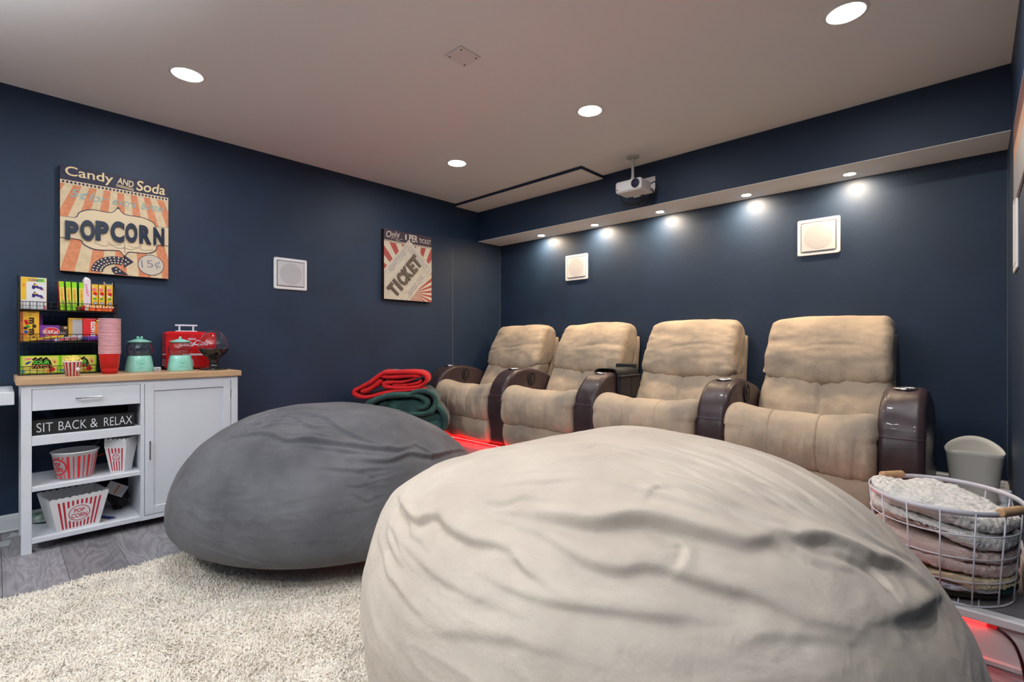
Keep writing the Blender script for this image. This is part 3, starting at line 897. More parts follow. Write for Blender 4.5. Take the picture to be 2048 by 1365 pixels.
def bean_bag(name, lab, p, CR, mat, seams, seed, z0, rad_noise, dents=()):
    nu, nv = 800, 330
    G = bag_surface(p, nu, nv)
    N = np.cross(np.gradient(G, axis=0), np.roll(G, -1, 1) - np.roll(G, 1, 1))
    N = -N / np.maximum(np.linalg.norm(N, axis=2, keepdims=True), 1e-9)
    c = G.mean((0, 1))
    if ((G - c) * N).sum() < 0: N = -N
    D = bag_creases(G, N, CR)
    for _ in range(2):                       # let the cloth smooth the folds
        E_ = (np.roll(D, 1, 1) + np.roll(D, -1, 1)) / 2
        D[1:-1] = (D[1:-1] * 2 + E_[1:-1] + (D[:-2] + D[2:]) / 2) / 4
    Pn = G.reshape(-1, 3)
    top = np.clip((G[:, :, 2] - .12) / .2, 0, 1)
    low = fbm(Pn * 3.2, seed, 3).reshape(D.shape) * .008
    # long soft wrinkles: noise stretched along the pull lines towards the seam
    u = np.arctan2(Pn[:, 1] - p[1], Pn[:, 0] - p[0]); rr = np.hypot(Pn[:, 0] - p[0], Pn[:, 1] - p[1])
    q = np.c_[Pn[:, 0] * 5 + Pn[:, 2] * 9, Pn[:, 1] * 5 - Pn[:, 2] * 9, Pn[:, 2] * 10]
    mid = (1 - np.abs(fbm(q, seed + 5, 3))).reshape(D.shape) ** 2 * rad_noise
    D = D + (low + mid) * top
    for c_, r_, a_ in dents:
        D = D + a_ * np.exp(-(((G - np.array(c_)) ** 2).sum(2)) / r_ ** 2)
    G = G + N * D[:, :, None]
    G[:, :, 2] *= (p[5] - z0) / p[5]
    G[0, :, :] = G[0].mean(0); G[-1] = G[-1].mean(0)
    G[:, :, 2] = np.maximum(G[:, :, 2], 0) + z0
    t = thing(name, lab, 'bean bag', (p[0], p[1], z0))
    F = np.array([(i * nu + j, i * nu + (j + 1) % nu, (i + 1) * nu + (j + 1) % nu, (i + 1) * nu + j) for i in range(nv - 1) for j in range(nu)])
    fast_obj('cover', G.reshape(-1, 3), F, mat, t)
    # stitched seam lines lying on the cover
    m = MB(); Pf = G.reshape(-1, 3); Nf = N.reshape(-1, 3)
    for s in seams:
        s = catmull(s, 40, closed=False)
        pts = []
        for k in s:
            i = np.argmin(((Pf - k) ** 2).sum(1)); pts.append(k + Nf[i] * ((Pf[i] - k) @ Nf[i]))
        pts = np.array(pts)
        for _ in range(3):
            pts[1:-1] = (pts[:-2] + 2 * pts[1:-1] + pts[2:]) / 4
        m.tube(pts, .0018, mat, 5)
    if seams:
        m.build('seam', t)
    return t

def suede(name, a, b, rough=.85, sheen=.12):
    return pm(name, a, rough, var=1, vs=3.2, vcol=b, bump=.22, bs=110, sheen=sheen, wrinkle=.16, ws=13, spec=.25)
cream_cloth = suede('cream_suede', '#c9bdaf', '#b9ac9f')
grey_cloth = suede('charcoal_suede', '#656569', '#515155', sheen=.10)
bean_bag('bean_bag', 'huge cream suede bean bag with deep folds in the right foreground',
         (-0.799, 1.416, 0.841, 0.832, 0.053, 0.761, 0.603, 0.265, 0.044, -0.021, -0.139, -0.061), CREASES_CREAM, cream_cloth,
         [], 3, .02, .003,
         [((-1.34, 1.18, .70), .17, -.016), ((-1.27, 1.42, .72), .24, -.052), ((-1.38, .90, .57), .10, .014), ((-1.00, 1.70, .73), .16, .014)])
bean_bag('bean_bag', 'big charcoal grey suede bean bag on the rug beside the white cart',
         (-2.627, 1.339, 0.789, 0.813, -0.424, 0.726, 0.95, 0.211, 0.006, -0.068, -0.036, -0.009), CREASES_GRAY, grey_cloth,
         [CREASES_GRAY[-1][0], CREASES_GRAY[-2][0]], 8, .02, .004)

# ------------------------------------------------------------------ recliners
beige = suede('beige_microsuede', '#bfab94', '#978b7d', sheen=.12)
leather = pm('dark_brown_leather', (.046, .027, .031), .40, var=.25, vs=5, bump=.10, bs=140, coat=.08)
leather_side = pm('brown_leather_side', (.052, .030, .022), .44, var=.25, vs=5, bump=.10, bs=140)
base_dark = pm('recliner_base', (.015, .013, .012), .7)
ARMX = [-3.898, -2.995, -2.075, -1.155, -.2545]
AW = .178

def armrest(cx, par, lever, lab_lever=None):
    prof = [(3.005, .175), (2.965, .32), (2.935, .47), (2.945, .60), (2.985, .715), (3.05, .79), (3.14, .833), (3.24, .845), (3.36, .838), (3.50, .805), (3.64, .75), (3.74, .69), (3.76, .5), (3.76, .175), (3.4, .172)]
    def post(V):
        V = V.copy()
        # soft shoulder: slightly wider in the upper half
        V[:, 0] = cx + (V[:, 0] - cx) * (1 + .05 * np.sin(np.clip((V[:, 2] - .2) / .6, 0, 1) * PI))
        return V
    def disp(Pn, U):
        seam = -.004 * np.exp(-((Pn[:, 2] - .625) / .006) ** 2) * (Pn[:, 1] < 3.05)
        s2 = -.0035 * (np.exp(-((U - .1) / .02) ** 2) + np.exp(-((U - .9) / .02) ** 2)) * ((Pn[:, 1] < 3.3) | (Pn[:, 2] > .7))
        return seam + s2 + .004 * fbm(Pn * 9, 2, 3)
    V, F = cushion(prof, cx - AW / 2, cx + AW / 2, .03, 96, 22, 6, disp, post=post)
    a = V_obj('armrest', V, F, leather, par, True)
    # stitched seam across the front
    m = MB()
    m.tube([(cx - AW * .47, 2.945, .626), (cx - AW * .3, 2.940, .624), (cx, 2.938, .623), (cx + AW * .3, 2.940, .624), (cx + AW * .47, 2.945, .626)], .002, pm_stitch, 5)
    m.build('stitched_seam', a)
    # cup holder sunk in the top
    m = MB()
    m.lathe([(.050, .0), (.051, .006), (.046, .009), (.041, .006), (.040, -.02), (.036, -.06)], (cx, 3.19, .840), chrome, 36)
    m.lathe([(.0005, -.058), (.037, -.058)], (cx, 3.19, .840), black_soft, 36)
    m.build('cup_holder', a)
    if lever:
        x = cx + AW / 2 * 1.045
        m = MB()
        def el(cy, cz, ay, az, r, x, mat):
            tt = np.linspace(0, 2 * PI, 30, endpoint=False)
            m.tube(np.stack([np.full(30, x), cy + ay * np.cos(tt), cz + az * np.sin(tt)], 1), r, mat, 6, True)
        el(3.32, .752, .042, .056, .006, x, base_dark)
        V = [(x + .001, 3.32 + .04 * math.cos(q), .752 + .054 * math.sin(q)) for q in np.linspace(0, 2 * PI, 30, endpoint=False)]
        m.add(V, [tuple(range(30))], black_soft)
        m.box(x, 3.315, .725, x + .006, 3.345, .782, leather_side, .004)
        m.box(x, 3.335, .742, x + .008, 3.352, .768, base_dark, .003)
        m.build('recline_lever', a)
    return a
pm_stitch = pm('lilac_stitch', (.12, .10, .12), .6)

def recliner(k, lab):
    xa, xb = ARMX[k] + AW / 2 + .001, ARMX[k + 1] - AW / 2 - .001
    w = xb - xa; xc = (xa + xb) / 2
    t = thing('theater_recliner', lab, 'recliner', (xc, 3.45, PZ), 'row of four beige and brown theater recliners')
    sd = 40 + k * 7
    # seat
    seat = [(3.60, .52), (3.50, .592), (3.36, .634), (3.22, .668), (3.10, .692), (3.01, .694), (2.945, .662), (2.905, .595), (2.893, .52), (2.905, .445), (2.94, .395), (3.0, .388), (3.3, .39), (3.58, .41)]
    def disp(Pn, U):
        front = np.clip((3.2 - Pn[:, 1]) / .15, 0, 1)
        lines = -.008 * (np.exp(-((U - .335) / .0055) ** 2) + np.exp(-((U - .655) / .0055) ** 2)) * np.clip((3.35 - Pn[:, 1]) / .2, 0, 1)
        puff = .006 * (np.abs(np.sin(U * PI * 3)) - .6) * front
        horn = .022 * (np.exp(-((U - .06) / .10) ** 2) + np.exp(-((U - .94) / .10) ** 2)) * np.exp(-((Pn[:, 1] - 3.03) / .12) ** 2) * (Pn[:, 2] > .6)
        sag = -.022 * np.exp(-((U - .5) / .25) ** 2) * np.exp(-((Pn[:, 1] - 3.32) / .18) ** 2)
        vert = .0065 * fbm(np.c_[Pn[:, 0] * 26, Pn[:, 1] * 3, Pn[:, 2] * 4], sd, 3) * front * np.clip((.66 - Pn[:, 2]) / .1, 0, 1)
        return lines + puff + horn + sag + vert + .006 * fbm(Pn * 7, sd + 1, 3)
    V, F = cushion(seat, xa, xb, .045, 110, 180, 7, disp)
    s = V_obj('seat_cushion', V, F, beige, t, True)
    # footrest panel under the seat
    foot = [(3.2, .40), (2.97, .402), (2.935, .37), (2.925, .31), (2.938, .25), (2.96, .205), (3.0, .19), (3.2, .19)]
    V, F = cushion(foot, xa + .005, xb - .005, .03, 60, 34, 5, lambda Pn, U: .007 * fbm(np.c_[Pn[:, 0] * 9, Pn[:, 1] * 5, Pn[:, 2] * 5], sd + 2, 3) + .005 * np.sin(U * PI) )
    V_obj('footrest', V, F, beige, t, True)
    # lumbar pad
    lum = [(3.50, .52), (3.475, .585), (3.508, .67), (3.56, .755), (3.612, .832), (3.66, .88), (3.80, .88), (3.80, .70), (3.70, .52)]
    def dl(Pn, U):
        sm = -.010 * np.exp(-((U - .5) / .008) ** 2) * (Pn[:, 1] < 3.72)
        pf_ = .016 * np.sin(np.clip(U * 2 % 1, 0, 1) * PI)
        gath = .006 * fbm(np.c_[Pn[:, 0] * 34, Pn[:, 2] * 4, Pn[:, 1] * 4], sd + 3, 2) * np.clip((Pn[:, 2] - .72) / .1, 0, 1)
        return sm + pf_ + gath + .006 * fbm(Pn * 8, sd + 4, 3)
    V, F = cushion(lum, xa + .004, xb - .004, .05, 72, 44, 6, dl)
    V_obj('lumbar_cushion', V, F, beige, t, True)
    # headrest pillow, rolled over the top
    head = [(3.615, .845), (3.600, .885), (3.622, .97), (3.665, 1.06), (3.715, 1.145), (3.760, 1.205), (3.815, 1.238), (3.885, 1.232), (3.935, 1.19), (3.95, 1.12), (3.91, 1.0), (3.86, .88), (3.78, .835), (3.68, .825)]
    def dh(Pn, U):
        e = np.minimum(U, 1 - U)
        gath = .011 * fbm(np.c_[Pn[:, 2] * 34, Pn[:, 1] * 9, Pn[:, 0] * 3], sd + 5, 3) * np.exp(-(e / .085) ** 1.4) * np.clip(e / .05, 0, 1)
        gath += .010 * fbm(np.c_[Pn[:, 0] * 26, Pn[:, 2] * 5, Pn[:, 1] * 5], sd + 6, 3) * np.exp(-((Pn[:, 2] - .85) / .07) ** 2)
        soft = .008 * fbm(np.c_[Pn[:, 0] * 4, Pn[:, 1] * 8, Pn[:, 2] * 9], sd + 7, 3)
        cr = -.006 * np.exp(-((Pn[:, 2] - 1.04 - .02 * np.sin(U * 6 + sd)) / .01) ** 2) * np.exp(-((U - .55) / .28) ** 2)
        return gath + soft + cr + .020 * np.sin(U * PI) ** .6
    def post(V):
        V = V.copy()
        f = np.clip((V[:, 2] - .85) / .35, 0, 1)
        V[:, 0] = xc + (V[:, 0] - xc) * (1 - .035 * f)
        lowz = np.exp(-((V[:, 2] - .84) / .06) ** 2)
        V[:, 2] -= .016 * lowz * (1 - ((V[:, 0] - xc) / (w / 2)) ** 2)
        return V
    V, F = cushion(head, xa + .008, xb - .004, .055, 100, 54, 8, dh, post=post)
    V_obj('headrest', V, F, beige, t, True)
    # back shell behind the pillows
    shell = [(3.78, .22), (3.76, .55), (3.83, .8), (3.90, 1.0), (3.945, 1.13), (3.975, 1.14), (3.985, 1.05), (3.95, .8), (3.90, .22)]
    V, F = cushion(shell, xa + .015, xb - .015, .02, 40, 4, 3)
    V_obj('back_shell', V, F, beige, t, True)
    MB().box(xa + .01, 3.02, PZ, xb - .01, 3.78, .40, base_dark).build('base', t)
    armrest(ARMX[k], t, True)
    if k == 3:
        armrest(ARMX[4], t, False)
    return t
recliner(0, 'beige recliner with brown arms at the far left end beside the blankets')
recliner(1, 'beige recliner with brown arms, second from the left wall')
recliner(2, 'beige recliner between the arm with the black caddy and the arm before the last seat')
recliner(3, 'beige recliner nearest to the viewer, at the right end by the wire basket')

# ------------------------------------------------------------------ white desk left of the cart
t = thing('white_desk', 'white desk with a thick top at the left edge, its end touching the cart', 'desk', (-3.72, -.5, 0))
MB().box(-3.97, -1.15, .766, -3.482, .058, .832, cart_white, .003).build('desktop', t)
for x, y in ((-3.93, -.45), (-3.93, -1.1), (-3.53, -1.1), (-3.53, -.45)):
    MB().box(x - .022, y - .022, 0, x + .022, y + .022, .766, cart_white, .002).build('leg', t)

# ------------------------------------------------------------------ kitchen cart
def butcher():
    m = bpy.data.materials.new('butcher_block'); m.use_nodes = True
    nt = m.node_tree; N, L = nt.nodes, nt.links; b = N['Principled BSDF']
    tc = N.new('ShaderNodeTexCoord'); mp = N.new('ShaderNodeMapping')
    mp.inputs['Rotation'].default_value = (0, 0, PI / 2)
    L.new(tc.outputs['Object'], mp.inputs['Vector'])
    br = N.new('ShaderNodeTexBrick'); br.inputs['Scale'].default_value = 1; br.inputs['Brick Width'].default_value = .27; br.inputs['Row Height'].default_value = .042
    br.inputs['Mortar Size'].default_value = .0004; br.offset = .37; br.inputs['Bias'].default_value = 0
    br.inputs['Color1'].default_value = (*lin('#cda985'), 1); br.inputs['Color2'].default_value = (*lin('#bd9875'), 1); br.inputs['Mortar'].default_value = (*lin('#a98563'), 1)
    L.new(mp.outputs[0], br.inputs['Vector'])
    mp2 = N.new('ShaderNodeMapping'); mp2.inputs['Scale'].default_value = (60, 3, 90); L.new(tc.outputs['Object'], mp2.inputs['Vector'])
    n = N.new('ShaderNodeTexNoise'); n.inputs['Scale'].default_value = 1.5; n.inputs['Detail'].default_value = 4; L.new(mp2.outputs[0], n.inputs['Vector'])
    mx = N.new('ShaderNodeMix'); mx.data_type = 'RGBA'; mx.blend_type = 'MULTIPLY'
    mr = N.new('ShaderNodeMapRange'); mr.inputs['To Min'].default_value = .78; mr.inputs['To Max'].default_value = 1.15; L.new(n.outputs['Fac'], mr.inputs['Value'])
    mx.inputs['Factor'].default_value = 1
    L.new(br.outputs['Color'], mx.inputs['A']); L.new(mr.outputs[0], mx.inputs['B']); L.new(mx.outputs['Result'], b.inputs['Base Color'])
    b.inputs['Roughness'].default_value = .42
    return m
CX, CB, CZ = -3.487, -3.90, .896
cart = thing('kitchen_cart', 'white kitchen cart with butcher block top, open shelves on the left and one door', 'cart', (-3.69, .58, 0))
MB().box(-3.975, .063, CZ - .034, -3.472, 1.096, CZ, butcher(), .002).build('worktop', cart)
for x in (CX - .04, CB):
    for y in (.081, 1.039):
        MB().box(x, y, 0, x + .04, y + .039, CZ - .034, cart_white, .0015).build('leg', cart)
body = MB()
body.box(CX - .02, .120, .8385, CX - .002, 1.039, CZ - .034, cart_white)            # top rail
body.box(CB + .02, .567, .048, CX, .585, .84, cart_white)                             # divider
body.box(CB + .012, 1.044, .048, CX - .03, 1.06, .862, cart_white)                     # right side
body.box(CB, .585, .05, CB + .008, 1.044, .85, cart_white)                             # back of the closed half
body.box(CX - .02, .585, .048, CX, 1.039, .0715, cart_white)                           # rail under the door
body.box(CB + .02, .585, .05, CX - .03, 1.04, .07, cart_white)
body.box(CB + .02, .104, .60, CX - .05, .118, .86, cart_white)
body.build('carcass', cart)
d = MB().box(CX - .022, .1215, .7275, CX - .001, .5655, .8365, cart_white, .0015).build('drawer', cart)
m = MB().box(CX + .018, .285, .777, CX + .026, .396, .786, chrome, .002)
m.box(CX - .001, .292, .778, CX + .02, .298, .785, chrome).box(CX - .001, .383, .778, CX + .02, .389, .785, chrome)
m.build('handle', d)
MB().box(CB + .02, .1205, .549, CX, .567, .597, cart_white, .0015).build('shelf', cart)
MB().box(CB + .02, .1205, .314, CX, .567, .338, cart_white, .0015).build('shelf', cart)
MB().box(CB + .02, .1205, .049, CX, .567, .075, cart_white, .0015).build('shelf', cart)
# shaker door
m = MB()
dy0, dy1, dz0, dz1 = .5875, 1.036, .0745, .842
m.box(CX - .02, dy0, dz0, CX - .001, dy0 + .043, dz1, cart_white, .0015)
m.box(CX - .02, dy1 - .041, dz0, CX - .001, dy1, dz1, cart_white, .0015)
m.box(CX - .02, dy0 + .043, dz1 - .046, CX - .001, dy1 - .041, dz1, cart_white, .0012)
m.box(CX - .02, dy0 + .043, dz0, CX - .001, dy1 - .041, dz0 + .045, cart_white, .0012)
m.box(CX - .018, dy0 + .04, dz0 + .04, CX - .009, dy1 - .04, dz1 - .04, cart_white)
door = m.build('door', cart)
m = MB().box(CX + .016, .6055, .395, CX + .024, .613, .509, chrome, .002)
m.box(CX - .002, .6065, .41, CX + .018, .612, .416, chrome).box(CX - .002, .6065, .488, CX + .018, .612, .494, chrome)
m.build('handle', door)
for z in (.75, .16):
    MB().cyl((CX - .001, 1.0375, z - .03), (CX - .001, 1.0375, z + .03), .003, chrome, n=8).build('hinge', door)

# ------------------------------------------------------------------ signs on the left wall
ART = dict(cream='#dcc8a6', orange='#d98f66', navy='#2b2d49', ink='#3a3346', teal='#8fb0ad', grey='#8d8790', pale='#c9bfae', sand='#e6cfa0')
A_ = {k: P(v, .6) for k, v in ART.items()}
worn_navy = pm('worn_navy_print', '#34324c', .6, var=1, vs=60, vcol='#25243a')
worn_orange = pm('worn_orange_print', '#d98f66', .6, var=1, vs=45, vcol='#c97a52')
worn_cream = pm('worn_cream_print', '#dcc8a6', .6, var=1, vs=25, vcol='#cdb791')
letter_navy = pm('embossed_navy', '#1f2a3e', .32)
edge_dark = pm('canvas_edge', '#1c1a1d', .6)

Y0, Z0, PW, PH = .2565, 1.509, .5385, .638
t = thing('popcorn_sign', 'square orange and cream popcorn sign with raised navy letters on the left wall', 'sign', (XL, Y0 + PW / 2, Z0))
MB().box(XL, Y0, Z0, -3.9605, Y0 + PW, Z0 + PH, edge_dark, .001).build('canvas', t)
fr = FX(-3.96, Y0, Z0)
m = MB()
m.rect(fr, 0, 0, PW, PH, worn_cream, 0)
cx_, cy_ = PW * .53, PH * 1.75
for k in range(-7, 8):
    a = -PI / 2 + k * .112; da = .056
    pl = clip_rect([(cx_, cy_), (cx_ + 4 * math.cos(a - da / 2), cy_ + 4 * math.sin(a - da / 2)), (cx_ + 4 * math.cos(a + da / 2), cy_ + 4 * math.sin(a + da / 2))], 0, 0, PW, PH * .825)
    if len(pl) > 2: m.poly(fr, pl, worn_orange, 1)
bz = PH * .825
m.rect(fr, 0, bz, PW, PH, worn_navy, 2)
m.rect(fr, 0, bz - .001, PW, bz + .022, A_['cream'], 3)
for k in range(29):
    u = .008 + k * .0183
    m.rect(fr, u, bz + .004, u + .011, bz + .017, worn_navy, 4)
m.text(fr, 'Candy', .135, bz + .070, .225, .074, A_['sand'], 5, bold=.01)
m.text(fr, 'AND', .310, bz + .072, .082, .040, A_['sand'], 5, bold=.015, rot=-.12)
for k in (0, 1):
    m.poly(fr, [(.262, bz + .046 - k * .009), (.352, bz + .037 - k * .009), (.352, bz + .041 - k * .009), (.262, bz + .050 - k * .009)], A_['sand'], 5)
m.text(fr, 'Soda', .445, bz + .068, .155, .066, A_['sand'], 5, bold=.012, shear=.12)
m.text(fr, '5¢', .085, PH * .735, .075, .062, A_['teal'], 5, shear=.3)
m.text(fr, 'for', .175, PH * .735, .08, .055, A_['teal'], 5, shear=.35)
m.text(fr, 'extra', .305, PH * .725, .12, .036, A_['teal'], 5, shear=.3)
m.text(fr, 'butter', .46, PH * .735, .13, .048, A_['teal'], 5, shear=.3)
# plaque with a pointed crest
def plaque(g):
    top = [(0 - g, .325), (.070, .328), (.090, .362), (.145, .388), (.225, .386), (.252, .398), (.272, .422 + g), (.290, .400), (.315, .388), (.40, .385), (.455, .362), (.470, .340), (PW + g, .345)]
    bot = [(PW + g, .225), (.478, .220), (.465, .185), (.42, .160), (.335, .157), (.318, .150), (.302, .128 - g), (.288, .150), (.265, .157), (.165, .150), (.110, .172), (.090, .198), (0 - g, .200)]
    q = catmull(top, 80, False).tolist() + catmull(bot, 80, False).tolist()
    c = np.array([PW / 2, .27]); q = np.array(q)
    q = c + (q - c) * (1 + g * np.array([4., 7.]))
    return clip_rect(q.tolist(), 0, 0, PW, PH)
m.poly(fr, plaque(.006), A_['ink'], 6)
m.poly(fr, plaque(.0), A_['cream'], 7)
for sg in (1, -1):          # thin scroll ornament
    c = catmull([(.305, .178), (.305 + sg * .03, .170), (.305 + sg * .075, .186), (.305 + sg * .10, .173), (.305 + sg * .15, .187)], 40, False)
    q = fr(c, 8 * LAY); m.tube(q, .0011, A_['ink'], 4)
    c = catmull([(.305 + sg * .018, .194), (.305 + sg * .05, .187), (.305 + sg * .085, .198), (.305 + sg * .075, .204)], 30, False)
    m.tube(fr(c, 8 * LAY), .0009, A_['ink'], 4)
m.tube(fr([(.305, .142), (.305, .204)], 8 * LAY), .0011, A_['ink'], 4)
# curved arrow with white dots
arc = []; arc2 = []
for k in range(21):
    a = PI - k / 20 * PI * .62
    arc.append((.265 + .125 * math.cos(a), .012 + .105 * math.sin(a))); arc2.append((.265 + .068 * math.cos(a), .012 + .055 * math.sin(a)))
for k in range(20):
    m.poly(fr, [arc2[k], arc2[k + 1], arc[k + 1], arc[k]], worn_navy, 4)
m.poly(fr, [(.298, .135), (.352, .092), (.300, .048)], worn_navy, 4)
m.poly(fr, [(.238, .042), (.262, .055), (.325, .004), (.255, .004), (.242, .02)], worn_navy, 4)
rd = random.Random(4)
for k in range(1, 20, 2):
    for f in (.2, .52, .84):
        p_ = np.array(arc[k]) * f + np.array(arc2[k]) * (1 - f)
        if p_[1] > .006: m.ell(fr, p_[0], p_[1], .0046, .0046, A_['cream'], 6, 10)
for u, v in ((.31, .1), (.322, .088), (.308, .075), (.262, .038), (.28, .026), (.262, .018)):
    m.ell(fr, u, v, .005, .005, A_['cream'], 6, 10)
m.ell(fr, .443, .082, .071, .068, A_['ink'], 4, 40)
m.ell(fr, .443, .082, .0675, .0645, A_['pale'], 5, 40)
m.text(fr, '15¢', .443, .084, .105, .062, A_['grey'], 6, rot=.12)
m.build('print', t)
m = MB()
us = [.052, .124, .193, .268, .338, .411, .484]; hs = [.112, .126, .120, .132, .124, .118, .114]; ws = [.060, .068, .062, .068, .062, .064, .060]; vs_ = [.258, .270, .278, .286, .290, .290, .290]
for ch, u, h, w_, v_ in zip('POPCORN', us, hs, ws, vs_):
    m.text(fr, ch, u, v_ - .012, w_, h, letter_navy, 9, bold=.05, depth=.011)
m.build('raised_letters', t)

Y0, Z0, PW, PH = 2.458, 1.483, .544, .652
worn_red = pm('worn_red_print', '#b8524e', .6, var=1, vs=45, vcol='#a24844')
worn_plum = pm('worn_plum_print', '#4d3c47', .6, var=1, vs=60, vcol='#3d2f3b')
ivory = pm('ivory_print', '#d8ccb6', .6, var=1, vs=20, vcol='#ccbea5')
tick = pm('ticket_paper_print', '#cfc6b4', .6, var=1, vs=20, vcol='#c2b7a2')
brown_letter = pm('embossed_brown', '#5e5048', .4)
P_ink = P('#8f8f98', .6)
t = thing('ticket_sign', 'red and cream ticket sign with raised brown letters near the wall corner', 'sign', (XL, Y0 + PW / 2, Z0))
MB().box(XL, Y0, Z0, -3.9605, Y0 + PW, Z0 + PH, pm('brown_canvas_edge', '#3a221c', .6), .001).build('canvas', t)
fr = FX(-3.96, Y0, Z0)
m = MB()
m.rect(fr, 0, 0, PW, PH, ivory, 0)
cx_, cy_ = PW * .62, PH * .12
for k in range(26):
    a = 2 * PI * (k + .3) / 26; da = 2 * PI / 26 * .5
    pl = clip_rect([(cx_, cy_), (cx_ + 2 * math.cos(a), cy_ + 2 * math.sin(a)), (cx_ + 2 * math.cos(a + da), cy_ + 2 * math.sin(a + da))], 0, 0, PW, PH * .82)
    if len(pl) > 2: m.poly(fr, pl, worn_red, 1)
bz = PH * .82
m.rect(fr, 0, bz, PW, PH, worn_plum, 2)
m.rect(fr, 0, bz - .002, PW, bz + .016, ivory, 3)
for k in range(30):
    u = .005 + k * .018
    m.rect(fr, u, bz + .002, u + .009, bz + .012, P('#5a3a34'), 4)
I_ = P('#d6cbbb', .6)
m.text(fr, 'Only', .095, bz + .068, .15, .075, I_, 5, shear=.2, rot=.12)
m.tube(fr(catmull([(.07, bz + .03), (.10, bz + .042), (.14, bz + .025), (.17, bz + .035), (.20, bz + .05)], 30, False), 5 * LAY), .0018, I_, 4)
m.text(fr, '1', .238, bz + .072, .016, .05, I_, 5, bold=.02)
m.text(fr, 'PER', .325, bz + .070, .10, .066, I_, 5, bold=.02)
m.text(fr, 'TICKET', .462, bz + .062, .145, .044, I_, 5, bold=.01)
# the big slanted ticket
ca = math.radians(49); cdir = np.array([math.cos(ca), math.sin(ca)]); pdir = np.array([-cdir[1], cdir[0]])
cen = np.array([PW * .46, PH * .405])
def tk(s, q):
    p = cen + cdir * s + pdir * q
    return (p[0], p[1])
L0, L1, WD = -.55, .245, .198
edge = [tk(L0, -WD), tk(L1, -WD)]
for k in range(12):
    a, b = -WD + 2 * WD * k / 12, -WD + 2 * WD * (k + 1) / 12
    edge += [tk(L1 + .004, a), tk(L1 + .016, a + .008), tk(L1 + .016, b - .008), tk(L1 + .004, b)]
edge += [tk(L1, WD), tk(L0, WD)]
m.poly(fr, clip_rect(edge, 0, 0, PW, PH), tick, 6)
for q in (-WD * .86, WD * .86):
    pl = clip_rect([tk(L0, q), tk(L1 - .03, q), tk(L1 - .04, q + .004), tk(L0, q + .004)], 0, 0, PW, PH)
    if len(pl) > 2: m.poly(fr, pl, P_ink, 7)
pc = tk(L1 - .045, -.01)
for a, b, c, d in ((-.15, -.026, .15, -.022), (-.15, .022, .15, .026), (-.152, -.026, -.148, .026), (.148, -.026, .152, .026)):
    m.poly(fr, [(pc[0] + (-pdir * x + cdir * y)[0], pc[1] + (-pdir * x + cdir * y)[1]) for x, y in ((a, b), (c, b), (c, d), (a, d))], P_ink, 7)
m.text(fr, 'COLLECT', pc[0], pc[1], .25, .026, P_ink, 8, rot=ca - PI / 2)
p1 = tk(.0, .145); p2 = tk(-.02, -.145)
m.text(fr, 'ADMIT ONE', p1[0], p1[1], .26, .042, P_ink, 7, rot=ca)
m.text(fr, 'ADMIT ONE', p2[0], p2[1], .26, .042, P_ink, 7, rot=ca)
m.build('print', t)
m = MB()
p0 = np.array(tk(-.025, .0))
for ch, s_, w_ in zip('TICKET', (-.205, -.135, -.062, .028, .108, .182), (.075, .028, .075, .08, .065, .078)):
    p_ = p0 + cdir * s_
    m.text(fr, ch, p_[0], p_[1], w_, .135, brown_letter, 8, rot=ca, bold=.05, depth=.01)
m.build('raised_letters', t)

# ------------------------------------------------------------------ things in the open shelves of the cart
red_print = P('#c22a3c', .4)
tub_white = pm('tub_white_plastic', (.76, .76, .77), .35)
def stripes_logo(m, fr, w0, w1, h, n, logo, off=1, su=.0):
    """popcorn print on a tapering face: w0 bottom width, w1 top width"""
    def at(u, v):
        wv = w0 + (w1 - w0) * v / h
        return ((u - .5) * wv, v)
    for k in range(n):
        u = .10 + .80 * (k + .5) / n
        hw = .80 / n * .24
        a0, a1 = .06 * h, .86 * h
        segs = [(a0, a1)]
        if logo and abs(u - .5) < .27:
            g = logo[1] * 1.18 * math.sqrt(max(0, 1 - ((u - .5) / .30) ** 2))
            segs = [(a0, logo[0] - g), (logo[0] + g, a1)]
        for s0, s1 in segs:
            if s1 > s0: m.poly(fr, [at(u - hw, s0), at(u + hw, s0), at(u + hw, s1), at(u, s1 + hw * .15), at(u - hw, s1)], red_print, off)
    if logo:
        m.ell(fr, 0, logo[0], w0 * .26, logo[1], red_print, off, 36, ring=.0035)
        m.text(fr, 'POP', 0, logo[0] + logo[1] * .34, w0 * .25, logo[1] * .52, red_print, off, bold=.02)
        m.text(fr, 'CORN', 0, logo[0] - logo[1] * .32, w0 * .38, logo[1] * .55, red_print, off, bold=.02)

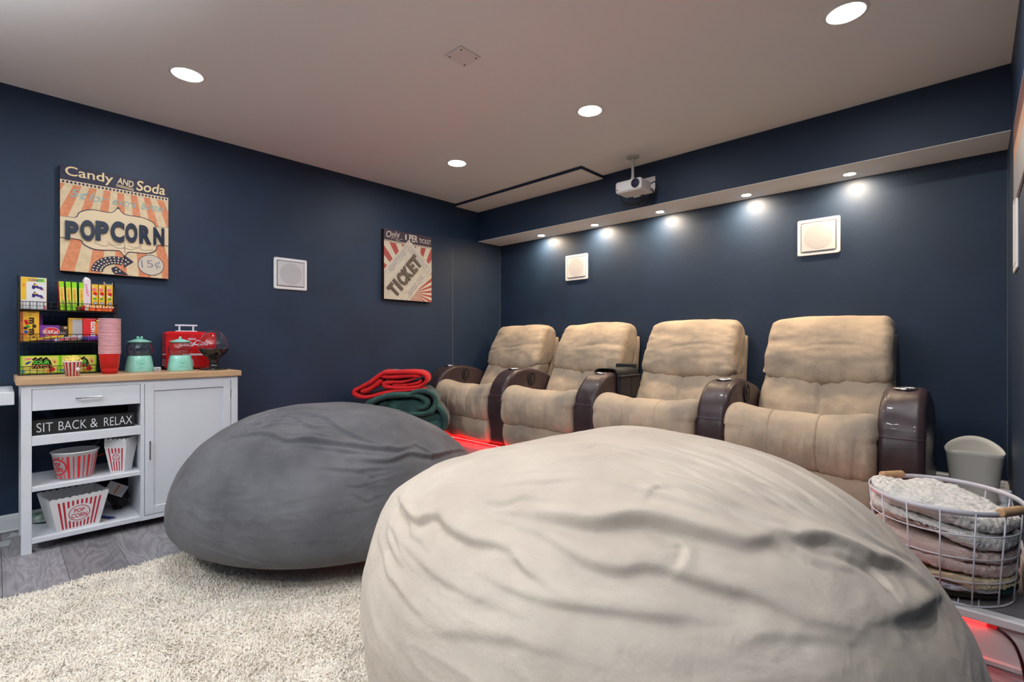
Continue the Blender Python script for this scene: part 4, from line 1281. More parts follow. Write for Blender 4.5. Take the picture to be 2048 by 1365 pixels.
def tapered_box(m, c, rz, w0, d0, w1, d1, h, mat, th=.0025, scal=8):
    """open-topped tapering box with scalloped rim; local front faces -v"""
    cr, sr = math.cos(rz), math.sin(rz)
    def G(x, y, z):
        return (c[0] + cr * x - sr * y, c[1] + sr * x + cr * y, c[2] + z)
    def ringp(i):
        t_ = i / h
        return (w0 + (w1 - w0) * t_) / 2, (d0 + (d1 - d0) * t_) / 2
    for inn in (0, 1):
        for a in range(4):
            n = 24
            V = []
            for k in range(n + 1):
                f = k / n * 2 - 1
                top = h - .008 + .010 * abs(math.sin(PI * scal * k / n))
                for z in (th if inn else 0, top):
                    x, y = ringp(z); x -= th * inn; y -= th * inn
                    p = [(f * x, -y), (x, f * y), (-f * x, y), (-x, -f * y)][a]
                    V.append(G(p[0], p[1], z))
            F = [(2 * k, 2 * k + 2, 2 * k + 3, 2 * k + 1) for k in range(n)]
            m.add(V, F if not inn else [q[::-1] for q in F], mat)
    x, y = ringp(0)
    m.add([G(-x, -y, 0), G(x, -y, 0), G(x, y, 0), G(-x, y, 0)], [(0, 3, 2, 1)], mat)
    m.add([G(-x, -y, th), G(x, -y, th), G(x, y, th), G(-x, y, th)], [(0, 1, 2, 3)], mat)
    return G

t = thing('shelf_sign', 'long black block sign with white letters on the top shelf of the cart', 'sign', (-3.54, .33, .597))
MB().box(-3.56, .1225, .597, -3.519, .544, .675, pm('sign_black', (.012, .012, .013), .5), .001).build('block', t)
fr = FX(-3.519, .1225, .597)
for wd_, u, w_ in (('SIT', .047, .062), ('BACK', .156, .112), ('&', .243, .03), ('RELAX', .348, .125)):
    MB().text(fr, wd_, u, .039, w_, .047, P('#dfe1e6', .5), 1, depth=.001, bold=-.01).build('word', t)

# round bucket with red stripes
t = thing('popcorn_bucket', 'round white popcorn bucket with red stripes on the middle cart shelf', 'bucket', (-3.60, .295, .338))
bc = (-3.60, .295, .338)
def brad(z): return .077 + (.0985 - .077) * z / .15
m = MB()
m.lathe([(.0005, .002), (.077, .002), (brad(0), 0), (brad(.142), .142), (.103, .144), (.104, .148), (.101, .150), (.096, .148), (.075, .004), (.0005, .004)], bc, tub_white, 48)
m.build('body', t)
m = MB()
def bmap(a, z, off=.0006):
    r = brad(z) + off
    return (bc[0] + r * math.cos(a), bc[1] + r * math.sin(a), bc[2] + z)
def bquad(a0, a1, z0, z1, mat, off=.0006):
    V = []; n = 4
    for k in range(n + 1):
        a = a0 + (a1 - a0) * k / n
        V += [bmap(a, z0, off), bmap(a, z1, off)]
    m.add(V, [(2 * k, 2 * k + 2, 2 * k + 3, 2 * k + 1) for k in range(n)], mat)
br_red = P('#d0262c', .35)
la = -1.02
for k in range(26):
    a = la + .62 + (k - 13) * 2 * PI / 26
    wd_ = .062 if k % 2 else .03
    dd = (a - la + PI) % (2 * PI) - PI
    if abs(dd) < .62:
        g = .045 * math.sqrt(1 - (dd / .62) ** 2) + .004
        bquad(a - wd_, a + wd_, .008, max(.009, .072 - g), br_red); bquad(a - wd_, a + wd_, .072 + g, .128, br_red)
    else:
        bquad(a - wd_, a + wd_, .008, .128, br_red)
n = 40
tt = np.linspace(0, 2 * PI, n, endpoint=False)
V = [bmap(la + .56 * math.cos(q), .072 + .046 * math.sin(q), .0008) for q in tt] + [bmap(la + .47 * math.cos(q), .072 + .038 * math.sin(q), .0008) for q in tt]
m.add(V, [(i, (i + 1) % n, n + (i + 1) % n, n + i) for i in range(n)], br_red)
for st, zz, w_, h_ in (('POP', .086, .46, .024), ('CORN', .058, .66, .026)):
    TV, TF = text_geo(st, .03)
    m.add([bmap(la + q[0] * w_, zz + q[1] * h_, .0009) for q in TV], TF, br_red)
m.build('print', t)

# nested square popcorn boxes
G = None
for k in range(3):
    rz = math.radians(54)
    c = (-3.572, .490, .338 + .017 * k)
    lab = ['white popcorn box with red stripes, outermost of the nested three', 'striped popcorn box nested second in the three', 'striped popcorn box nested innermost of the three'][k]
    t = thing('popcorn_box', lab + ' on the middle cart shelf', 'popcorn box', c, 'tall striped popcorn boxes nested in each other')
    m = MB(); G = tapered_box(m, c, rz, .070, .070, .112, .112, .162, tub_white, .0012, 5)
    m.build('body', t)
    h = .162
    m = MB()
    o = np.array(G(0, -.035, 0)); tp = np.array(G(0, -.056, h))
    uu = np.array(G(1, 0, 0)) - np.array(G(0, 0, 0))
    fr = Frame(o, uu, tp - o)
    stripes_logo(m, fr, .070, .112, h, 5, (.088, .024))
    m.build('print', t)

# rectangular tub on the lowest shelf
rz = math.radians(90 + 9)
c = (-3.600, .287, .0755)
t = thing('popcorn_tub', 'wide white popcorn tub with red stripes on the lowest cart shelf', 'tub', c)
m = MB(); G = tapered_box(m, c, rz, .174, .185, .250, .235, .185, tub_white, .003, 9)
m.build('body', t)
m = MB(); o = np.array(G(0, -.0925, 0)); tp = np.array(G(0, -.1175, .185)); uu = np.array(G(1, 0, 0)) - np.array(G(0, 0, 0))
stripes_logo(m, Frame(o, uu, tp - o), .174, .250, .186, 10, (.088, .042))
m.build('print', t)

# small things behind the tub
bag_black = pm('black_crumpled_plastic', (.010, .010, .011), .35, wrinkle=.8, ws=40)
t = thing('black_bundle', 'black crumpled bundle with a white and orange label behind the popcorn tub', 'bundle', (-3.74, .50, .076))
U_, V_ = np.meshgrid(np.linspace(0, 2 * PI, 40, endpoint=False), np.linspace(-PI / 2, PI / 2, 22))
q = np.stack([np.cos(V_) * np.cos(U_), np.cos(V_) * np.sin(U_), np.sin(V_)], -1).reshape(-1, 3)
q = q * (1 + .22 * fbm(q * 2.2, 77, 4))[:, None]
q = q * np.array([.055, .048, .062]) + np.array([-3.76, .505, .138])
q[:, 2] = np.maximum(q[:, 2], .0755)
V_obj('body', q, [(i * 40 + j, i * 40 + (j + 1) % 40, (i + 1) * 40 + (j + 1) % 40, (i + 1) * 40 + j) for i in range(21) for j in range(40)], bag_black, t, True)
m = MB(); fr = Frame((-3.70, .425, .205), (.12, .85, -.52), (.10, .50, .86))
m.prism(fr, [(0, 0), (.098, 0), (.098, .068), (0, .068)], -.003, P('#b9b7b4', .6))
m.rect(fr, .048, .006, .058, .062, P('#b8763a'), 1)
for k in range(5): m.rect(fr, .064, .012 + k * .010, .09, .0135 + k * .010, P('#8b8a8c'), 1)
m.build('label_card', t)
t = thing('key_tag', 'dark blue tag with a metal clip beside the popcorn tub', 'tag', (-3.58, .425, .0765))
T_ = lambda V: (lambda a: np.stack([-3.60 + math.cos(a) * V[:, 0] - math.sin(a) * V[:, 1], .425 + math.sin(a) * V[:, 0] + math.cos(a) * V[:, 1], .0765 + V[:, 2]], 1))(.5)
MB().box(-.06, -.014, 0, .05, .014, .006, P('#27306b', .5), .002, T_).build('body', t)
MB().tube(T_(np.array([(.048, -.012, .003), (.062, -.012, .003), (.070, 0, .003), (.062, .012, .003), (.048, .012, .003)])), .0015, chrome, 5).build('clip', t)
t = thing('paper_slip', 'cream paper slip under the blue tag on the lowest cart shelf', 'paper', (-3.575, .405, .076))
MB().poly(Frame((-3.62, .365, .0758), (1, .1, 0), (0, 1, 0)), [(0, 0), (.07, .0), (.075, .05), (.005, .055)], P('#cdbfa6'), 1).build('sheet', t)
t = thing('snack_packet', 'green and silver packet lying behind the tub on the lowest shelf', 'packet', (-3.78, .17, .0755))
q = np.stack([np.cos(V_) * np.cos(U_), np.cos(V_) * np.sin(U_), np.sin(V_)], -1).reshape(-1, 3)
q = np.sign(q) * np.abs(q) ** .7 * (1 + .1 * fbm(q * 3, 5, 3))[:, None] * np.array([.06, .055, .024]) + np.array([-3.79, .178, .101]); q[:, 2] = np.maximum(q[:, 2], .0755)
V_obj('bag', q, [(i * 40 + j, i * 40 + (j + 1) % 40, (i + 1) * 40 + (j + 1) % 40, (i + 1) * 40 + j) for i in range(21) for j in range(40)],
      pm('packet_foil', '#a9b3b0', .3, var=1, vs=22, vcol='#2f5a34', metal=.3), t, True)
t = thing('orange_cable', 'short orange cable behind the middle shelf of the cart', 'cable', (-3.86, .43, .39))
MB().tube(catmull([(-3.86, .36, .375), (-3.85, .41, .388), (-3.855, .456, .402), (-3.87, .52, .40)], 20, False), .006, P('#c2521f'), 8).build('cord', t)
t = thing('white_cable', 'thin white cable curving up behind the popcorn bucket', 'cable', (-3.86, .42, .45))
MB().tube(catmull([(-3.86, .39, .455), (-3.86, .412, .465), (-3.865, .428, .49), (-3.88, .45, .54)], 24, False), .0025, P('#9a9a98'), 6).build('cord', t)

# ------------------------------------------------------------------ scraps on the floor
for pts, lab in (([(-3.725, .002), (-3.712, .040), (-3.815, .052), (-3.82, .012)], 'square white paper scrap on the floor under the desk'),
                 ([(-3.962, .058), (-3.90, .088), (-3.865, .075), (-3.862, .030), (-3.90, .045)], 'pale grey tape strip on the floor beside the cart leg')):
    t = thing('paper_scrap', lab, 'paper', (pts[0][0], pts[0][1], 0))
    MB().prism(Frame((0, 0, .0006), (1, 0, 0), (0, 1, 0)), pts, .0006, P('#b9bdbd')).build('sheet', t)
t = thing('paper_scrap', 'tiny white paper scrap on the floor right of the front cart leg', 'paper', (-3.55, .14, 0))
MB().prism(Frame((0, 0, .0006), (1, 0, 0), (0, 1, 0)), [(-3.56, .125), (-3.525, .135), (-3.53, .16), (-3.565, .15)], .0006, P('#b9bdbd')).build('sheet', t)
t = thing('wire_stand', 'thin pale rectangular wire stand lying flat on the floor under the cart', 'stand', (-3.55, .23, 0))
MB().tube([(-3.505, .185, .002), (-3.60, .205, .002), (-3.605, .29, .002), (-3.51, .27, .002)], .0016, P('#9b9a95'), 5, True).build('wire', t)

# ------------------------------------------------------------------ wire rack with candy
wire = pm('black_wire', (.010, .010, .012), .45)
RYA, RYB, RXF, RXB = .079, .505, -3.805, -3.972
tiers = (.902, 1.083, 1.263)
rack = thing('wire_rack', 'black three-tier wire rack holding candy on the left of the worktop', 'rack', (-3.89, .29, CZ))
for y in (RYA, RYB):
    m = MB()
    m.box(RXB, y - .003, CZ, RXB + .006, y + .003, 1.466, wire)
    m.box(RXF - .006, y - .003, CZ, RXF, y + .003, 1.315, wire)
    m.tube([(RXF - .003, y, 1.315), (RXB + .06, y, 1.42), (RXB + .003, y, 1.466)], .0028, wire, 5)
    for k in range(9):
        x = RXB + (RXF - RXB) * (k + 1) / 10
        m.tube([(x, y, CZ + .01), (x, y, 1.30)], .0012, wire, 4)
    for z in (1.0, 1.1, 1.2):
        m.tube([(RXB, y, z), (RXF - .003, y, z)], .0012, wire, 4)
    m.build('side_panel', rack)
m = MB()
for k in range(17):
    y = RYA + (RYB - RYA) * k / 16
    m.tube([(RXB + .003, y, CZ + .004), (RXB + .003, y, 1.44)], .0011, wire, 4)
for k in range(18):
    z = CZ + .02 + .52 * k / 17
    m.tube([(RXB + .003, RYA, z), (RXB + .003, RYB, z)], .0011, wire, 4)
m.build('back_grid', rack)
for z in tiers:
    m = MB()
    zz = z - .004
    m.box(RXB + .006, RYA, zz - .0015, RXF, RYB, zz + .0005, wire) if z > .95 else None
    for zc_, r_ in ((zz, .0022), (z + .021, .0013), (z + .043, .0022)):
        m.tube([(RXB + .01, RYA + .003, zc_), (RXF, RYA + .003, zc_), (RXF, RYB - .003, zc_), (RXB + .01, RYB - .003, zc_)], r_, wire, 5)
    for k in range(15):
        y = RYA + .003 + (RYB - RYA - .006) * (k + .5) / 15
        m.tube([(RXB + .01, y, zz), (RXF, y, zz), (RXF, y, z + .043)], .0012, wire, 4)
    m.build('tier_basket', rack)

def candy(name, lab, y0, y1, z0, z1, xf, depth, side, front, draw=None, group=None, cat='candy box', lean=0., top=None, r=.0015):
    """upright carton; its printed face looks into the room"""
    t = thing(name, lab, cat, ((xf - depth / 2), (y0 + y1) / 2, z0), group)
    c, s = math.cos(lean), math.sin(lean)
    def T(V):
        y = V[:, 1] - y0; z = V[:, 2] - z0
        return np.stack([V[:, 0], y0 + c * y - s * z, z0 + s * y + c * z], 1)
    MB().box(xf - depth, y0, z0, xf, y1, z1, side, r, T).build('carton', t)
    fr = Frame((xf, y0, z0), (0, c, s), (0, -s, c))
    m = MB(); w, h = y1 - y0, z1 - z0
    m.rect(fr, .001, .001, w - .001, h - .001, front, 1)
    if draw: draw(m, fr, w, h)
    m.build('print', t)
    if top: top(t, T)
    return t
Yl, Gn, Gn2, Rd, Wh, Bk, Or, Pu, Br, Bl = (P(c, .4) for c in ('#e0b32c', '#8fd018', '#2f9c2c', '#cf1f24', '#dcdad8', '#15130f', '#e8752a', '#6d2c84', '#3a221c', '#27459a'))
Lm, Pk, Te, Sg, Sil = (P(c, .4) for c in ('#d8cf55', '#e46a86', '#4b8fa8', '#b8b6bd', '#b9bac6'))

def d_big(m, fr, w, h):
    m.rect(fr, .002, .052, .022, h * .86, Yl, 2); m.rect(fr, .002, h * .86, w * .62, h - .002, Yl, 2); m.rect(fr, w * .62, h * .86, w - .008, h - .006, Gn, 2)
    m.text(fr, 'CANDY', w * .58, h * .915, w * .56, .012, Bl, 3, bold=.03)
    m.text(fr, '8', .012, h * .74, .009, .016, Or, 3, bold=.03)
    for vv in (.72, .46):
        for du, dv, a, b in ((0, 0, .013, .008), (.017, -.006, .013, .006), (-.007, -.009, .007, .007), (.027, -.014, .007, .005), (-.002, .011, .004, .007)):
            m.ell(fr, w * .55 + du, h * vv + dv, a, b, P('#3a2f7d'), 3, 14)
        m.ell(fr, w * .57, h * vv + .007, .008, .004, Yl, 4, 12); m.ell(fr, w * .55 + .031, h * vv - .018, .005, .003, Pk, 4, 10)
    for k in range(6): m.rect(fr, .02 + k * .014, .01, .0215 + k * .014, .042, Bl, 2)
    m.rect(fr, w - .012, .004, w - .002, .022, Pk, 2)
candy('candy_carton', 'large white and yellow candy carton at the left end of the top tier', .088, .192, 1.265, 1.444, -3.825, .06, Yl, Wh, d_big)
def d_green(m, fr, w, h):
    m.rect(fr, .001, .035, w - .001, h * .80, Lm, 2)
    m.text(fr, 'WATERMELON', w * .5, h * .55, h * .40, w * .42, Or, 3, rot=-PI / 2, bold=.03)
    m.text(fr, 'PATCH', w * .55, h * .27, h * .15, w * .45, Gn2, 3, rot=-PI / 2, bold=.04)
for k, (a, lab) in enumerate(zip((.249, .277, .3015, .331), ('narrow lime green candy box, leftmost of the four on the top tier', 'narrow lime green candy box, second from left of the four', 'narrow lime green candy box, third from left of the four', 'narrow lime green candy box next to the tall white one'))):
    candy('candy_box', lab, a, a + .0225, 1.2645, 1.433, -3.83, .09, Rd if k == 0 else Gn2, Gn, d_green, 'lime green candy boxes on the top tier', lean=.045 - .012 * k)
def d_white(m, fr, w, h):
    m.text(fr, 'SWEET', w * .45, h * .66, h * .40, w * .34, P('#d63a78'), 2, rot=-PI / 2 + .12, bold=.02)
    m.poly(fr, [(w * .42, h * .42), (w * .45, h * .42), (w * .62, .04), (w * .58, .04)], Sg, 2)
def t_white(t, T):
    m = MB(); z = 1.452
    m.add(T(np.array([(-3.83, .351, z), (-3.83, .383, z), (-3.842, .372, z + .013), (-3.842, .358, z + .017)])), [(0, 1, 2, 3), (3, 2, 1, 0)], Wh)
    m.add(T(np.array([(-3.91, .351, z), (-3.91, .383, z), (-3.90, .376, z + .012), (-3.90, .354, z + .012)])), [(0, 1, 2, 3), (3, 2, 1, 0)], Wh)
    m.build('top_flap', t)
candy('candy_box', 'tall white candy box with pink lettering and an open top flap', .351, .383, 1.2645, 1.452, -3.83, .08, Wh, P('#e2d2d6'), d_white, top=t_white)
def d_yel(m, fr, w, h):
    for (u, v, a, b, c) in ((.4, .80, .5, .05, Pk), (.55, .66, .42, .07, Rd), (.35, .58, .3, .05, Wh), (.5, .47, .34, .035, Gn2), (.25, .9, .2, .03, Wh)):
        m.ell(fr, u * w, v * h, a * w * .8, b * h, c, 2, 14, rot=.4)
    for v in (.30, .16, .04):
        m.ell(fr, w * .58, h * v, w * .30, h * .062, Bl, 3, 18); m.ell(fr, w * .58, h * v, w * .2, h * .04, Wh, 4, 16); m.ell(fr, w * .58, h * v, w * .09, h * .017, Bl, 5, 12)
for a, lab in ((.3875, 'yellow fruit candy box right of the tall white box'), (.4190, 'yellow fruit candy box, middle one of the three')):
    candy('candy_box', lab, a, a + .029, 1.2645, 1.428, -3.83, .08, Yl, Yl, d_yel, 'yellow fruit candy boxes on the top tier')
def t_open(t, T):
    m = MB(); z = 1.428
    m.add(np.array([(-3.83, .4555, z), (-3.90, .4555, z), (-3.90, .447, z + .02), (-3.85, .449, z + .022)]), [(0, 1, 2, 3), (3, 2, 1, 0)], Wh)
    m.add(np.array([(-3.83, .4855, z), (-3.90, .4855, z), (-3.90, .490, z + .018), (-3.835, .4865, z + .02)]), [(0, 1, 2, 3), (3, 2, 1, 0)], Wh)
    m.add(np.array([(-3.90, .4555, z), (-3.90, .4855, z), (-3.895, .4855, z + .012), (-3.895, .4555, z + .012)]), [(0, 1, 2, 3), (3, 2, 1, 0)], Wh)
    m.build('top_flap', t)
candy('candy_box', 'yellow fruit candy box with torn open top at the right end', .4555, .4855, 1.2645, 1.428, -3.83, .08, Yl, Yl, d_yel, 'yellow fruit candy boxes on the top tier', top=t_open)
# roll of candy lying in front
t = thing('candy_roll', 'red and orange candy bag roll lying along the front of the top tier', 'candy', (-3.814, .42, 1.264))
m = MB(); m.lathe([(.001, -.078), (.012, -.076), (.0165, -.066), (.0165, .066), (.012, .076), (.001, .078)], (0, 0, 0), Rd, 16)
V = np.concatenate(m.v); m.v = [np.stack([-3.8225 + V[:, 0], .415 + V[:, 2], 1.2805 + V[:, 1]], 1)]
m.build('wrapper', t)
m = MB(); fr = FX(-3.8055, .337, 1.264)
m.rect(fr, .033, .003, .14, .030, Or, 1); m.rect(fr, .018, .004, .032, .028, P('#a9b79d'), 1)
for k in range(9): m.ell(fr, .03 + k * .0145, .027, .006, .0045, P('#e8cfa0'), 2, 8)
m.text(fr, 'GUM TREAT', .085, .012, .10, .011, Rd, 2, bold=.03); m.text(fr, 'SALE', .132, .019, .022, .009, Pk, 2, bold=.03)
m.build('print', t)
t = thing('nut_cluster', 'brown lump of candy beside the roll on the top tier', 'candy', (-3.82, .332, 1.264))
q = np.stack([np.cos(V_) * np.cos(U_), np.cos(V_) * np.sin(U_), np.sin(V_)], -1).reshape(-1, 3)
q2 = q * (1 + .2 * fbm(q * 3, 51, 3))[:, None] * np.array([.010, .011, .014]) + np.array([-3.817, .3275, 1.279])
V_obj('lump', q2, [(i * 40 + j, i * 40 + (j + 1) % 40, (i + 1) * 40 + (j + 1) % 40, (i + 1) * 40 + j) for i in range(21) for j in range(40)], pm('caramel', '#8a5638', .5, var=.5, vs=90), t, True)

# middle tier
def d_mm(m, fr, w, h):
    m.rect(fr, .0, .001, .012, h - .002, P('#b5642a'), 2)
    m.text(fr, 'PEANUT', .006, h * .78, .045, .006, Br, 3, rot=PI / 2)
    m.rect(fr, w * .43, h * .36, w * .82, h * .83, Yl, 2)
    m.text(fr, 'm&m', w * .64, h * .50, h * .58, w * .40, Br, 4, rot=-PI / 2, bold=.06)
    m.text(fr, "'s", w * .72, h * .15, .02, w * .2, Br, 4, rot=-PI / 2, bold=.04)
    for u, v, c in ((.30, .67, Rd), (.34, .60, Rd), (.40, .49, Gn2), (.27, .44, Br), (.30, .32, Bl), (.24, .22, Or)):
        m.ell(fr, w * u, h * v, .0085, .0085, c, 3, 16)
    m.text(fr, 'SHARING SIZE', w * .6, h * .95, .03, .004, Br, 3)
    m.text(fr, '3.1 OZ', w * .42, h * .88, .03, .007, Br, 3)
candy('candy_carton', 'yellow carton with brown sideways m&m lettering at the left of the middle tier', .086, .162, 1.0835, 1.2545, -3.825, .05, P('#c4641f'), P('#e0a92c'), d_mm)
candy('candy_carton', 'narrow purple carton half hidden behind the yellow one on the middle tier', .150, .179, 1.0835, 1.238, -3.885, .03, Pu, P('#7d3aa0'))
def d_kk(m, fr, w, h):
    m.ell(fr, w * .58, h * .60, w * .43, h * .27, Wh, 2, 30); m.ell(fr, w * .58, h * .60, w * .41, h * .25, Rd, 3, 30)
    m.text(fr, 'KitKat', w * .58, h * .60, w * .70, h * .26, Wh, 4, shear=.15, bold=.02)
    m.text(fr, 'MINIATURES', w * .5, h * .28, w * .7, h * .06, P('#a58ab5'), 3)
candy('candy_carton', 'purple carton with a red oval Kit Kat logo in the middle tier', .1625, .2465, 1.0835, 1.177, -3.828, .04, Pu, P('#72308c'), d_kk)
def d_dud(m, fr, w, h):
    m.text(fr, 'DUDS', w * .38, h * .55, w * .62, h * .13, P('#9c938b'), 2, bold=.03)
    m.rect(fr, w * .5, h * .82, w * .92, h * .97, P('#b79c74'), 2)
candy('candy_carton', 'low dark brown candy carton right of the purple one', .2470, .2815, 1.0835, 1.174, -3.832, .04, Br, P('#35241f'), d_dud)
def d_nut(m, fr, w, h):
    m.rect(fr, .018, .006, w - .002, h * .93, P('#b4afb3'), 2)
    for k in range(11): m.rect(fr, .020, .012 + k * .012, w - .006, .0128 + k * .012, P('#8d8990'), 3)
    for u in (.033, .048): m.rect(fr, u, .01, u + .0008, h * .9, P('#8d8990'), 3)
candy('candy_carton', 'yellow carton showing its grey nutrition panel on the middle tier', .284, .3465, 1.0835, 1.2225, -3.835, .05, Yl, P('#c99a35'), d_nut)
def d_hot(m, fr, w, h):
    m.ell(fr, w * .80, h * .62, w * .30, h * .34, Or, 2, 26); m.ell(fr, w * .78, h * .9, .014, .010, Bk, 3, 14); m.ell(fr, w * .78, h * .9, .009, .006, Yl, 4, 14)
    m.text(fr, 'RED HOTS', w * .52, h * .46, h * .80, w * .24, Wh, 4, rot=PI / 2, bold=.06)
    m.text(fr, 'CINNAMON', w * .83, h * .42, h * .5, w * .10, P('#e8b090'), 4, rot=PI / 2)
    m.text(fr, 'FLAVORED', w * .42, h * .955, w * .5, .006, P('#d8a0a0'), 3)
candy('candy_carton', 'bright red carton with sideways white lettering behind the cup stack', .3475, .4345, 1.0835, 1.2235, -3.828, .05, Rd, P('#d42228'), d_hot)
def bar(name, lab, a, b, hw, mat, draw=None, th=.010):
    t = thing(name, lab, 'candy bar', ((a[0] + b[0]) / 2, (a[1] + b[1]) / 2, min(a[2], b[2]) - hw))
    a = np.array(a); b = np.array(b); u = (b - a); L_ = np.linalg.norm(u); u = u / L_
    v = np.cross((1., 0, 0), u); v /= np.linalg.norm(v)
    fr = Frame(a - v * hw, u, v)
    m = MB(); n = 15; V = []; F = []
    for k in range(n):
        s = k / (n - 1)
        f = min(1, min(s, 1 - s) / .10); f = max(.08, math.sin(f * PI / 2)); g = 1 + (.0 if f > .98 else .05 * (k % 2))
        for q in range(10):
            an = 2 * PI * q / 10
            V.append(fr([(s * L_, hw + hw * g * math.sin(an), th * f * math.cos(an))])[0])
    F = [(k * 10 + q, k * 10 + (q + 1) % 10, (k + 1) * 10 + (q + 1) % 10, (k + 1) * 10 + q) for k in range(n - 1) for q in range(10)] + [tuple(range(10)), tuple((n - 1) * 10 + q for q in range(10))]
    m.add(V, F, mat, True); m.build('wrapper', t)
    if draw:
        m = MB(); draw(m, Frame(fr.o + fr.n * th * 1.02, fr.u, fr.v), L_, 2 * hw); m.build('print', t)
    return t
bar('candy_bar', 'yellow wrapped candy bar slanting across the front of the middle tier', (-3.817, .120, 1.093), (-3.817, .265, 1.114), .0085, Yl)
def d_ruth(m, fr, w, h):
    m.text(fr, 'BABY RUTH', w * .48, h * .48, w * .62, h * .62, Rd, 1, shear=.2, bold=.04)
bar('candy_bar', 'silver white candy bar with red lettering and blue ends on the middle tier', (-3.816, .222, 1.094), (-3.816, .345, 1.108), .0125, Sil, d_ruth)
bar('candy_bar', 'shiny dark blue candy bar end right of the silver one', (-3.822, .335, 1.100), (-3.822, .395, 1.106), .012, P('#3b3f77', .25))
bar('candy_bar', 'bright purple candy bar half hidden by the red cup stack', (-3.819, .365, 1.102), (-3.819, .462, 1.104), .0135, P('#7a3fb5'))
bar('candy_bar', 'brown bar lying at the lower left corner of the middle tier', (-3.822, .150, 1.0925), (-3.822, .232, 1.092), .008, P('#7d4a86'))

# bottom tier
def d_sour(m, fr, w, h):
    m.rect(fr, .008, .004, w - .008, h - .003, P('#d3c75a'), 2)
    m.poly(fr, [(w * .28, h * .28), (w * .79, h * .30), (w * .79, h * .50), (w * .75, h * .74), (w * .32, h * .74), (w * .28, h * .5)], Bk, 3)
    for k in range(9):
        m.ell(fr, w * (.33 + .045 * k), h * (.80 + .06 * math.sin(k * 2.1)), .006, .007, Bk, 3, 8)
    m.text(fr, 'SOUR', w * .52, h * .62, w * .42, h * .20, P('#5cc43a'), 4, bold=.03)
    m.text(fr, 'PATCH', w * .535, h * .40, w * .47, h * .17, P('#f79a48'), 4, bold=.02)
    m.ell(fr, w * .20, h * .62, .012, .005, Bl, 3, 12, rot=.5); m.ell(fr, w * .16, h * .56, .008, .004, Te, 3, 10, rot=.5)
    m.ell(fr, w * .20, h * .82, .016, .004, Pk, 3, 12, rot=.15)
    m.ell(fr, w * .86, h * .68, .010, .006, P('#dd8a58'), 3, 12, rot=-.7); m.ell(fr, w * .86, h * .60, .007, .004, P('#dd8a58'), 3, 10, rot=-.7)
    m.ell(fr, w * .79, h * .22, .013, .014, Rd, 3, 14); m.ell(fr, w * .70, h * .12, .010, .008, Or, 3, 12)
    m.text(fr, 'KIDS', w * .48, h * .15, w * .16, h * .10, Bk, 3)
    m.ell(fr, w * .06, h * .14, .010, .008, Te, 3, 10)
candy('candy_carton', 'lime and yellow sour candy box at the left of the bottom tier', .086, .2475, .9035, 1.004, -3.823, .03, Gn, Gn, d_sour, 'sour candy boxes on the bottom tier')
candy('candy_carton', 'lime and yellow sour candy box half hidden behind the popcorn figurine', .2490, .4085, .9035, 1.0045, -3.823, .03, Gn, Gn, d_sour, 'sour candy boxes on the bottom tier')

# ------------------------------------------------------------------ other things on the worktop
# ceramic popcorn cup
c = (-3.548, .2795, CZ)
t = thing('popcorn_figurine', 'small red and white striped ceramic cup heaped with popcorn', 'figurine', c)
pr, pw_ = P('#bb2230', .25), pm('glazed_white', '#e4d9d6', .25)
m = MB()
def seg(i, j):
    return pr if i == 1 and j % 4 in (0, 1) and i == 1 else (pw_)
m.lathe([(.0005, 0), (.0285, .0), (.0385, .076), (.041, .078), (.041, .083), (.036, .083), (.034, .07)], c, pw_, 56, matfn=lambda i, j: pr if (i == 1 and j % 4 < 2) else pw_)
m.build('cup', t)
m = MB()
kern = pm('popcorn_glaze', '#e2c65e', .4, var=.25, vs=90)
rd = random.Random(12)
ico = []
for k in range(70):
    a = rd.random() * 2 * PI; rr_ = .036 * math.sqrt(rd.random()); zz = .080 + .030 * (1 - (rr_ / .037) ** 2) * (0.6 + .4 * rd.random())
    rr2 = .0062 + .003 * rd.random()
    m.lathe([(.0003, -rr2), (rr2 * .75, -rr2 * .6), (rr2, 0), (rr2 * .75, rr2 * .6), (.0003, rr2)], (c[0] + rr_ * math.cos(a), c[1] + rr_ * math.sin(a), c[2] + zz), kern, 8)
m.build('popcorn', t)
m = MB()
for dy, dz, r_ in ((0, 0, .007), (.008, .003, .006), (-.005, .006, .006), (.003, .009, .006)):
    a = .55
    m.lathe([(.0003, -r_), (r_ * .75, -r_ * .6), (r_, 0), (r_ * .75, r_ * .6), (.0003, r_)], (c[0] + .0345 * math.cos(a) - dy * math.sin(a), c[1] + .0345 * math.sin(a) + dy * math.cos(a), c[2] + .034 + dz), pw_, 8)
m.build('popcorn_relief', t)

